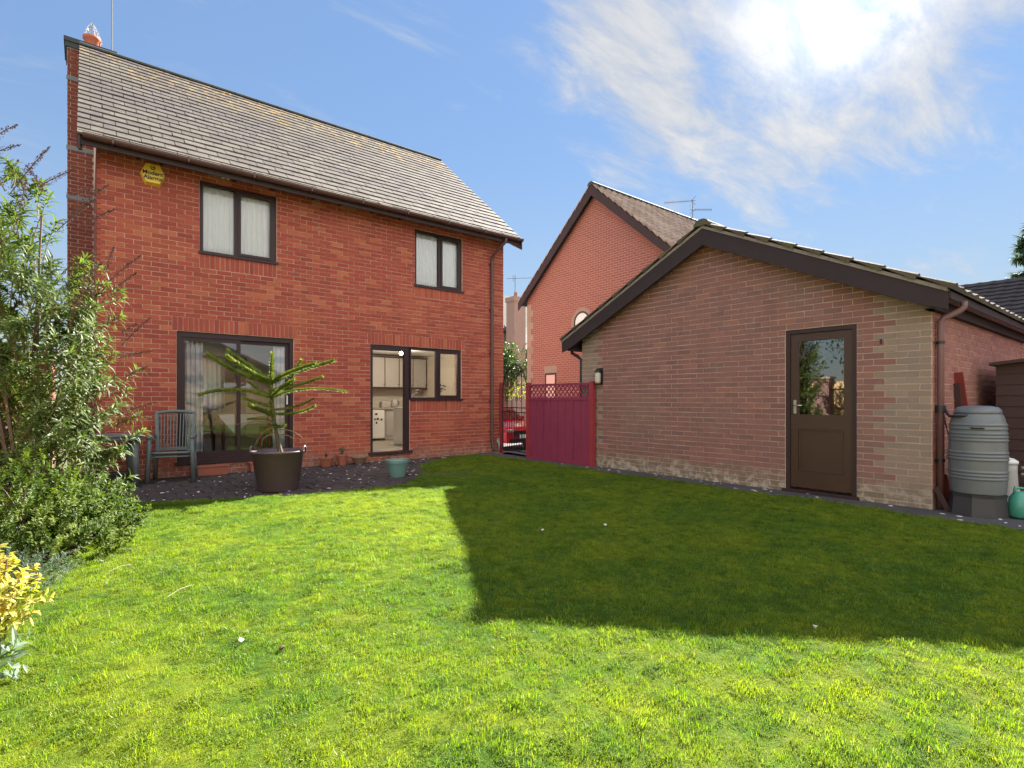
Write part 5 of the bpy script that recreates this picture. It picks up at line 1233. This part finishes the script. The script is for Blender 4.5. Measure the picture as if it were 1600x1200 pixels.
for i, (a, c, w, lb) in enumerate((((8.62, 1.60, 0.05), (8.22, 1.70, 1.55), .10, 'longest red-brown plank leaning on the garage side behind the water butt'), ((8.45, 1.66, .05), (8.20, 1.71, 1.42), .07, 'thin dark plank leaning behind the long red-brown plank'),
                                   ((7.62, 1.62, .01), (7.54, 1.70, .38), .09, 'short red board at the foot of the garage downpipe'), ((7.36, 1.60, .01), (7.32, 1.70, .26), .05, 'small dark stake left of the garage downpipe'))):
    b = MB(); b.beam(a, c, .022 if i else .03, w, up=(0, 1, 0)) ; o = b.build('plank', M_plank if i != 1 and i != 3 else M_shed); tag(o, lb, 'plank', 'planks leaning by the garage corner')
b = MB(); b.tube(curve_pts((7.47, 1.66, 1.05), (7.50, 1.60, .6), (7.62, 1.55, .25), 10), .004, 5); b.tube(curve_pts((7.46, 1.66, 1.0), (7.62, 1.62, .7), (7.66, 1.56, .12), 10), .004, 5); o = b.build('wire_support', M_iron); tag(o, 'thin dark wires hanging beside the garage downpipe', 'wire')

# ================================================================== LEFT SHRUBS
def shrub_stem(b, base, tip, r0, r1, r, n=7, sway=.12):
    base = Vector(base); tip = Vector(tip); mid = base.lerp(tip, .5) + Vector((r.uniform(-sway, sway), r.uniform(-sway, sway), r.uniform(0, sway*1.2)))
    pts = curve_pts(base, mid, tip, n); b.tube(pts, [r0 + (r1-r0)*i/(n-1) for i in range(n)], 5); return pts
SHB = Vector((-.42, 6.55, 0)); NT = 330
tall = empty('tall_shrub', tuple(SHB), 'tall open shrub with long narrow leaves and dry seed heads at the left edge', 'shrub')
r = random.Random(31); fol = MB(); st_ = MB()
def spt(a, f, z): return SHB + R2*a + F2*f + Vector((0, 0, z))
# place across (metres right of the base) and height of shoot tips
tips = []
def tipgen(n, a0, a1, z0, z1, lim):
    c = 0; k = 0
    while c < n and k < 20000:
        k += 1; a, z = r.uniform(a0, a1), r.uniform(z0, z1); 
        if lim(a, z): tips.append((a, r.uniform(-.5, .4), z)); c += 1
def edge(z):  # right limit of the foliage as a function of height (m)
    P = [(0, .55), (.6, .78), (1.0, .80), (1.35, .80), (1.8, .80), (2.1, .70), (2.35, .55), (2.7, .30), (3.1, .20), (3.5, .05), (3.9, -.3)]
    for (z0, e0_), (z1, e1) in zip(P, P[1:]):
        if z0 <= z <= z1: return e0_ + (e1 - e0_)*(z - z0)/(z1 - z0)
    return -.4
tipgen(275, -1.0, .9, .45, 2.10, lambda a, z: a < edge(z))
tipgen(120, -1.0, .9, 2.0, 3.45, lambda a, z: a < edge(z) and r.random() < 1.25 - (z - 2.0)*.55)
for (a, f, z) in tips:
    tip = spt(a, f, z); 
    base = spt(a*.55 + r.uniform(-.22, .12), f*.5, max(0, z - r.uniform(.12, .5)))
    pts = shrub_stem(st_, base, tip, .0055, .0025, r, 7, .05)
    d = (pts[-1] - pts[-3]).normalized()
    nl_ = r.randint(24, 40)
    for k in range(nl_):
        f_ = 1 - (k/nl_)**1.25*.62; i = f_*(len(pts)-1); i0 = min(int(i), len(pts)-2); P = pts[i0].lerp(pts[i0+1], i - i0)
        az = k*2.4; u = d.cross(Vector((0, 0, 1))); u = u.normalized() if u.length > .05 else Vector((1, 0, 0)); w = d.cross(u)
        out = u*math.cos(az) + w*math.sin(az); ang = r.uniform(.3, 1.0) if k > 6 else r.uniform(.9, 1.6)
        dr_ = (out*.9 + d*ang + Vector((0, 0, -.15)) + rand_dir(r)*.25).normalized(); v, f2 = leaf_verts(P, dr_, d + Vector((0, 0, .3)), r.uniform(.06, .135), r.uniform(.016, .028), .2, r.uniform(.1, .7)); fol.add(v, f2)
tag(fol.build('foliage', M_leaf1, tall), kind='stuff')
st_.build('twigs', M_twig, tall)
for k in range(13):
    b = MB(); a = r.uniform(-.8, .5); z = r.uniform(1.3, 2.9); shrub_stem(b, spt(r.uniform(-.12, .12), r.uniform(-.1, .1), -.02), spt(a, r.uniform(-.2, .2), z), .022, .008, r, 9, .15); b.build('branch', M_bark, tall)
DS = SHB.x*F2.x + SHB.y*F2.y
def seedhead(x0, y0, x1, y1, dep=0., size=1.):
    d_ = DS + dep
    A = Vector((0, 0, 1.22)) + F2*d_ + R2*((x0-800)/836*d_) + Vector((0, 0, (625-y0)/836*d_)); B = Vector((0, 0, 1.22)) + F2*(d_+.1) + R2*((x1-800)/836*(d_+.1)) + Vector((0, 0, (625-y1)/836*(d_+.1)))
    L = (B - A).length; b = MB(); mid = A.lerp(B, .5) + Vector((0, 0, L*.06)); pts = curve_pts(A, mid, B, 12); b.tube(pts, [.004]*11 + [.001], 4)
    n = int(L/.0026)
    for k in range(n):
        f = k/n; i = f*11; i0 = min(int(i), 10); P = pts[i0].lerp(pts[i0+1], i - i0); rr = .040*size*(1 - f)**.7*(.55 + .45*abs(math.sin(k*.19))) + .004
        q = P + rand_dir(r)*rr; s = r.uniform(.005, .011); dd = rand_dir(r); e = dd.cross(Vector((0, .3, 1))).normalized()
        b.add([q - dd*s, q + e*s*.6, q + dd*s, q - e*s*.6, q + dd.cross(e)*s*.6], [(0, 1, 4), (1, 2, 4), (2, 3, 4), (3, 0, 4), (0, 3, 2, 1)])
    b.build('seed_head', M_seed, tall)
for q in ((-10, 215, 28, 194), (-12, 240, 32, 226), (14, 305, 78, 229), (60, 292, 118, 264), (70, 300, 40, 258), (118, 330, 170, 288), (128, 352, 184, 325), (110, 305, 160, 296), (170, 440, 222, 398), (165, 425, 178, 385), (150, 420, 145, 395), (190, 540, 236, 496), (185, 560, 238, 548), (180, 650, 246, 628), (195, 590, 232, 572), (30, 330, 42, 280), (0, 290, 30, 250), (175, 455, 215, 425),
          (90, 360, 150, 310), (200, 645, 240, 655), (60, 470, 105, 420), (110, 480, 150, 440), (130, 440, 160, 410), (190, 520, 215, 505)): seedhead(*q, dep=r.uniform(-.1, .2), size=r.uniform(.8, 1.1))

def leafy_mass(root, cen, rad, n, mat, L, w, seed, name='foliage', flat=.0, sub=26, updir=.5):
    """leaf clusters on the shell and inside an uneven ellipsoid"""
    r = random.Random(seed); b = MB(); cen = Vector(cen)
    for _ in range(n):
        d = rand_dir(r); 
        if d.z < -.2: d.z *= -.4
        d.normalize(); k = (r.random()**.35)*(1 + .28*noise.noise(d*2.2 + Vector((seed, 0, 0)))); P = cen + Vector((d.x*rad[0], d.y*rad[1], d.z*rad[2]))*k
        if P.z < .01: P.z = r.uniform(.01, .08)
        g = (d*.8 + Vector((0, 0, updir)) + rand_dir(r)*.5).normalized()
        for j in range(sub):
            f = j/sub; Q = P + g*(f*L*2.4); out = rand_dir(r); out = (out - g*out.dot(g)).normalized()
            v, fc = leaf_verts(Q, (out + g*r.uniform(.2, 1.1)), g, L*r.uniform(.6, 1.2), w*r.uniform(.7, 1.2), .2, .1); b.add(v, fc)
    o = b.build(name, mat, root); tag(o, kind='stuff'); return o
def stems(root, base, ends, mat, seed, r0=.012):
    r = random.Random(seed)
    for e in ends: b = MB(); shrub_stem(b, base, e, r0, .003, r); b.build('stem', mat, root)
low_ = empty('low_shrub', (-.35, 5.6, 0), 'low spreading shrub with small glossy leaves at the lawn edge', 'shrub')
leafy_mass(low_, (-.40, 5.42, .10), (.62, .60, .66), 1000, M_leaf2, .034, .016, 41, sub=20)
leafy_mass(low_, (-.02, 6.0, .08), (.42, .44, .46), 560, M_leaf2, .034, .016, 42, 'foliage_side', sub=20)
stems(low_, (-.35, 5.7, 0), [(-.5, 5.4, .6), (-.1, 5.9, .6), (-.3, 5.6, .7), (.2, 6.2, .45), (-.6, 5.8, .6)], M_bark, 5)
gold = empty('golden_shrub', (-.47, 3.6, 0), 'golden yellow leaved shrub at the left edge in front of the others', 'shrub')
leafy_mass(gold, (-.50, 3.58, .20), (.26, .25, .25), 180, M_leafy, .042, .019, 43, sub=16)
stems(gold, (-.45, 3.6, 0), [(-.3, 3.55, .45), (-.5, 3.7, .5), (-.28, 3.5, .2)], M_bark, 6, .008)
jun = empty('juniper', (-.32, 4.48, 0), 'dark wispy dwarf conifer between the golden and glossy shrubs', 'shrub')
leafy_mass(jun, (-.32, 4.48, .06), (.26, .26, .22), 170, M_leafj, .03, .004, 44, sub=22)
sage = empty('sage_plant', (-.34, 3.24, 0), 'small grey-green leafy plant under the golden shrub', 'plant')
leafy_mass(sage, (-.34, 3.24, .03), (.14, .12, .08), 16, M_leafg, .06, .022, 45, sub=10)
tag(jun, 'dark wispy dwarf conifer between the golden and glossy shrubs', 'shrub')

# small things on the lawn
def straw(x, y, a, L, label):
    b = MB(); b.tube([(x, y, .04), (x + math.cos(a)*L/2, y + math.sin(a)*L/2, .055), (x + math.cos(a)*L, y + math.sin(a)*L, .045)], .0018, 5); o = b.build('dry_stalk', simple('straw', (.34, .29, .2), .8, .2)); tag(o, label, 'stalk')
straw(.38, 3.79, .75, .20, 'dry straw stalk lying on the sunlit grass at the left'); straw(.12, 4.6, .6, .16, 'shorter straw stalk on the grass near the low shrub')
def bit(x, y, s, mat, label, cat, name):
    b = MB(); rr = random.Random(int(x*100)); n = 6; b.add([(x + s*math.cos(2*PI*i/n)*rr.uniform(.6, 1.1), y + s*math.sin(2*PI*i/n)*rr.uniform(.6, 1.1), .035 + rr.uniform(0, .015)) for i in range(n)] + [(x, y, .035 + s*.6), (x, y, .025)], [(i, (i+1) % n, n) for i in range(n)] + [((i+1) % n, i, n+1) for i in range(n)]); o = b.build(name, mat); tag(o, label, cat)
bit(.73, 2.68, .022, M_seed, 'curled brown dead leaf on the sunlit foreground grass', 'leaf', 'dead_leaf'); bit(.60, 2.89, .016, M_petal, 'small pale leaf on the grass left of the brown leaf', 'leaf', 'pale_leaf')
bit(3.85, 3.42, .022, M_petal, 'white petal on the shaded grass, right of the shadow edge', 'petal', 'petal'); bit(3.24, 3.63, .016, M_petal, 'tiny white petal on the shaded grass nearest the shadow edge', 'petal', 'petal'); bit(2.98, 1.2, .014, M_petal, 'pale fragment on the sunlit grass by the shadow border at the right', 'petal', 'petal')

# ================================================================== TREES
def tree(loc, h, cr, label, mat, seed, n=900, leaf=.16, conifer=False, parts=True):
    t_ = empty('conifer_tree' if conifer else 'garden_tree', loc, label, 'tree'); r = random.Random(seed); L = Vector(loc)
    b = MB(); b.tube([L, L + Vector((.1, 0, h*.4)), L + Vector((0, .1, h*.95))], [h*.025, h*.018, h*.004], 8); b.build('trunk', M_bark, t_)
    b = MB(); br = MB()
    if conifer:
        for k in range(90):
            f = r.uniform(.12, 1); z = h*f; a = r.uniform(0, 2*PI); rad = cr*(1.05 - f)*r.uniform(.6, 1.1); e = L + Vector((math.cos(a)*rad, math.sin(a)*rad, z + rad*.12)); s0 = L + Vector((0, 0, z)); br.tube([s0, s0.lerp(e, .5) - Vector((0, 0, rad*.05)), e], [.03, .02, .008], 4)
            for j in range(int(n/90)):
                q = s0.lerp(e, r.uniform(.25, 1)); v, fc = leaf_verts(q, (rand_dir(r) + Vector((0, 0, -.6)) + (e-s0).normalized()*.6), Vector((0, 0, 1)), leaf*r.uniform(.7, 1.5), leaf*.22); b.add(v, fc)
    else:
        cl_ = [(L + Vector((r.uniform(-1, 1)*cr*.75, r.uniform(-1, 1)*cr*.75, h*.62 + r.uniform(-1, 1)*cr*.6)), r.uniform(.25, .5)*cr) for _ in range(22)]
        for c, rr in cl_:
            br.tube([L + Vector((0, 0, h*.35)), (L + Vector((0, 0, h*.5))).lerp(c, .5), c], [.05, .035, .012], 5)
            for j in range(int(n/22)):
                d = rand_dir(r); P = c + d*rr*r.random()**.4; v, fc = leaf_verts(P, rand_dir(r) + Vector((0, 0, -.3)), Vector((0, 0, 1)), leaf*r.uniform(.7, 1.4), leaf*.5); b.add(v, fc)
    br.build('limbs', M_bark, t_); o = b.build('crown', mat, t_); o['kind'] = 'stuff'; return t_
tree((31.0, 3.9, 0), 8.7, 3.0, 'dark conifer above the low roof at the right edge', M_leafj, 3, 9000, .3, True)
tree((13.3, 15.6 + 1.6, -.4), 4.6, 1.3, 'dark ivy-clad tree in the gap beyond the iron gate', M_leafd, 4, 3600, .12)
bush = empty('yellow_bush', (14.2, 17.2, -.4), 'yellow flowering bush beyond the iron gate', 'shrub'); leafy_mass(bush, (13.5, 16.6, 1.3), (.6, .6, .7), 60, leafmat('yellow_flower', (.25, .27, .08), (.42, .42, .16)), .07, .05, 9, sub=8)
# ivy on wall above gate
tree((-6.5, -3.5, 0), 6.5, 2.6, 'bare-looking garden tree behind the left boundary fence', M_leafj, 8, 2500, .12)
tree((-6.0, 6.2, 0), 6.0, 2.2, 'broad garden tree beyond the left boundary fence', M_leafd, 9, 2500, .14)

# ================================================================== BOUNDARY BEHIND AND LEFT (seen in reflections)
M_pine = simple('pale_larch_board', (.52, .36, .17), .8, .25, 4)
bf = empty('boundary_fence', (-2.7, 2, 0), 'pale timber boundary fence reflected in the garage door', 'fence')
y = -9.0; bm = MB(); cnt = 0
while y < 13.0:
    if not (6.55 < y < 7.05):
        bm.box(-2.72, y + .002, .02, -2.70, y + .146, 1.78)
    y += .15
o = bm.build('boards', M_pine, bf); o['kind'] = 'stuff'
for z in (.35, 1.0, 1.55): b = MB(); b.box(-2.70, -9, z, -2.64, 6.55, z + .07); b.box(-2.70, 7.05, z, -2.64, 13, z + .07); b.build('rail', M_pine, bf)
b = MB(); b.box(-2.9, 6.58, 0, -2.5, 7.02, 1.86); pl_ = b.build('brick_pier', MB_garage); tag(pl_, 'brick pier in the left boundary fence', 'pier')
b = MB(); b.box(-2.93, 6.55, 1.86, -2.47, 7.05, 1.93); b.build('cap', MB_quoin, bf)
b2f = empty('rear_fence', (4, -8.5, 0), 'timber fence behind the viewpoint', 'fence')
b = MB(); x = -2.6
while x < 13: b.box(x, -9.0, .02, x + .146, -8.98, 1.78); x += .15
o = b.build('boards', M_pine, b2f); o['kind'] = 'stuff'
bh_ = empty('rear_garage', (5, -13, 0), 'gabled brick outbuilding with dark roof behind the viewpoint', 'garage')
b = MB(); b.box(1.0, -16, -.3, 8.4, -11, 2.6); b.prism([(1.0, -11, 2.6), (8.4, -11, 2.6), (4.7, -11, 4.3)], (0, -5, 0)); b.build('wall', M_nb, bh_)
b = MB()
for (xa, xb) in ((4.7, .6), (4.7, 8.8)):
    za, zb = 4.45, 4.45 - abs(xb-xa)*.46; b.prism([(xa, -10.7, za), (xb, -10.7, zb), (xb, -10.7, zb - .14), (xa, -10.7, za - .14)], (0, -5.6, 0))
b.build('roof', M_ridge, bh_)
b = MB(); b.box(2.0, -10.99, .9, 3.2, -10.96, 2.1); b.box(5.6, -10.99, .9, 6.9, -10.96, 2.1); b.build('window', M_white, bh_)
rh2 = empty('rear_house', (18, -22, 0), 'two-storey brick house behind the viewpoint', 'house')
b = MB(); b.box(13.5, -26, -.4, 25, -19, 5.2); b.build('wall', M_nb, rh2); b = MB(); b.prism([(13.2, -18.6, 5.1), (13.2, -26.4, 5.1), (13.2, -22.5, 8.6)], (12.1, 0, 0)); b.build('roof', M_tile, rh2)
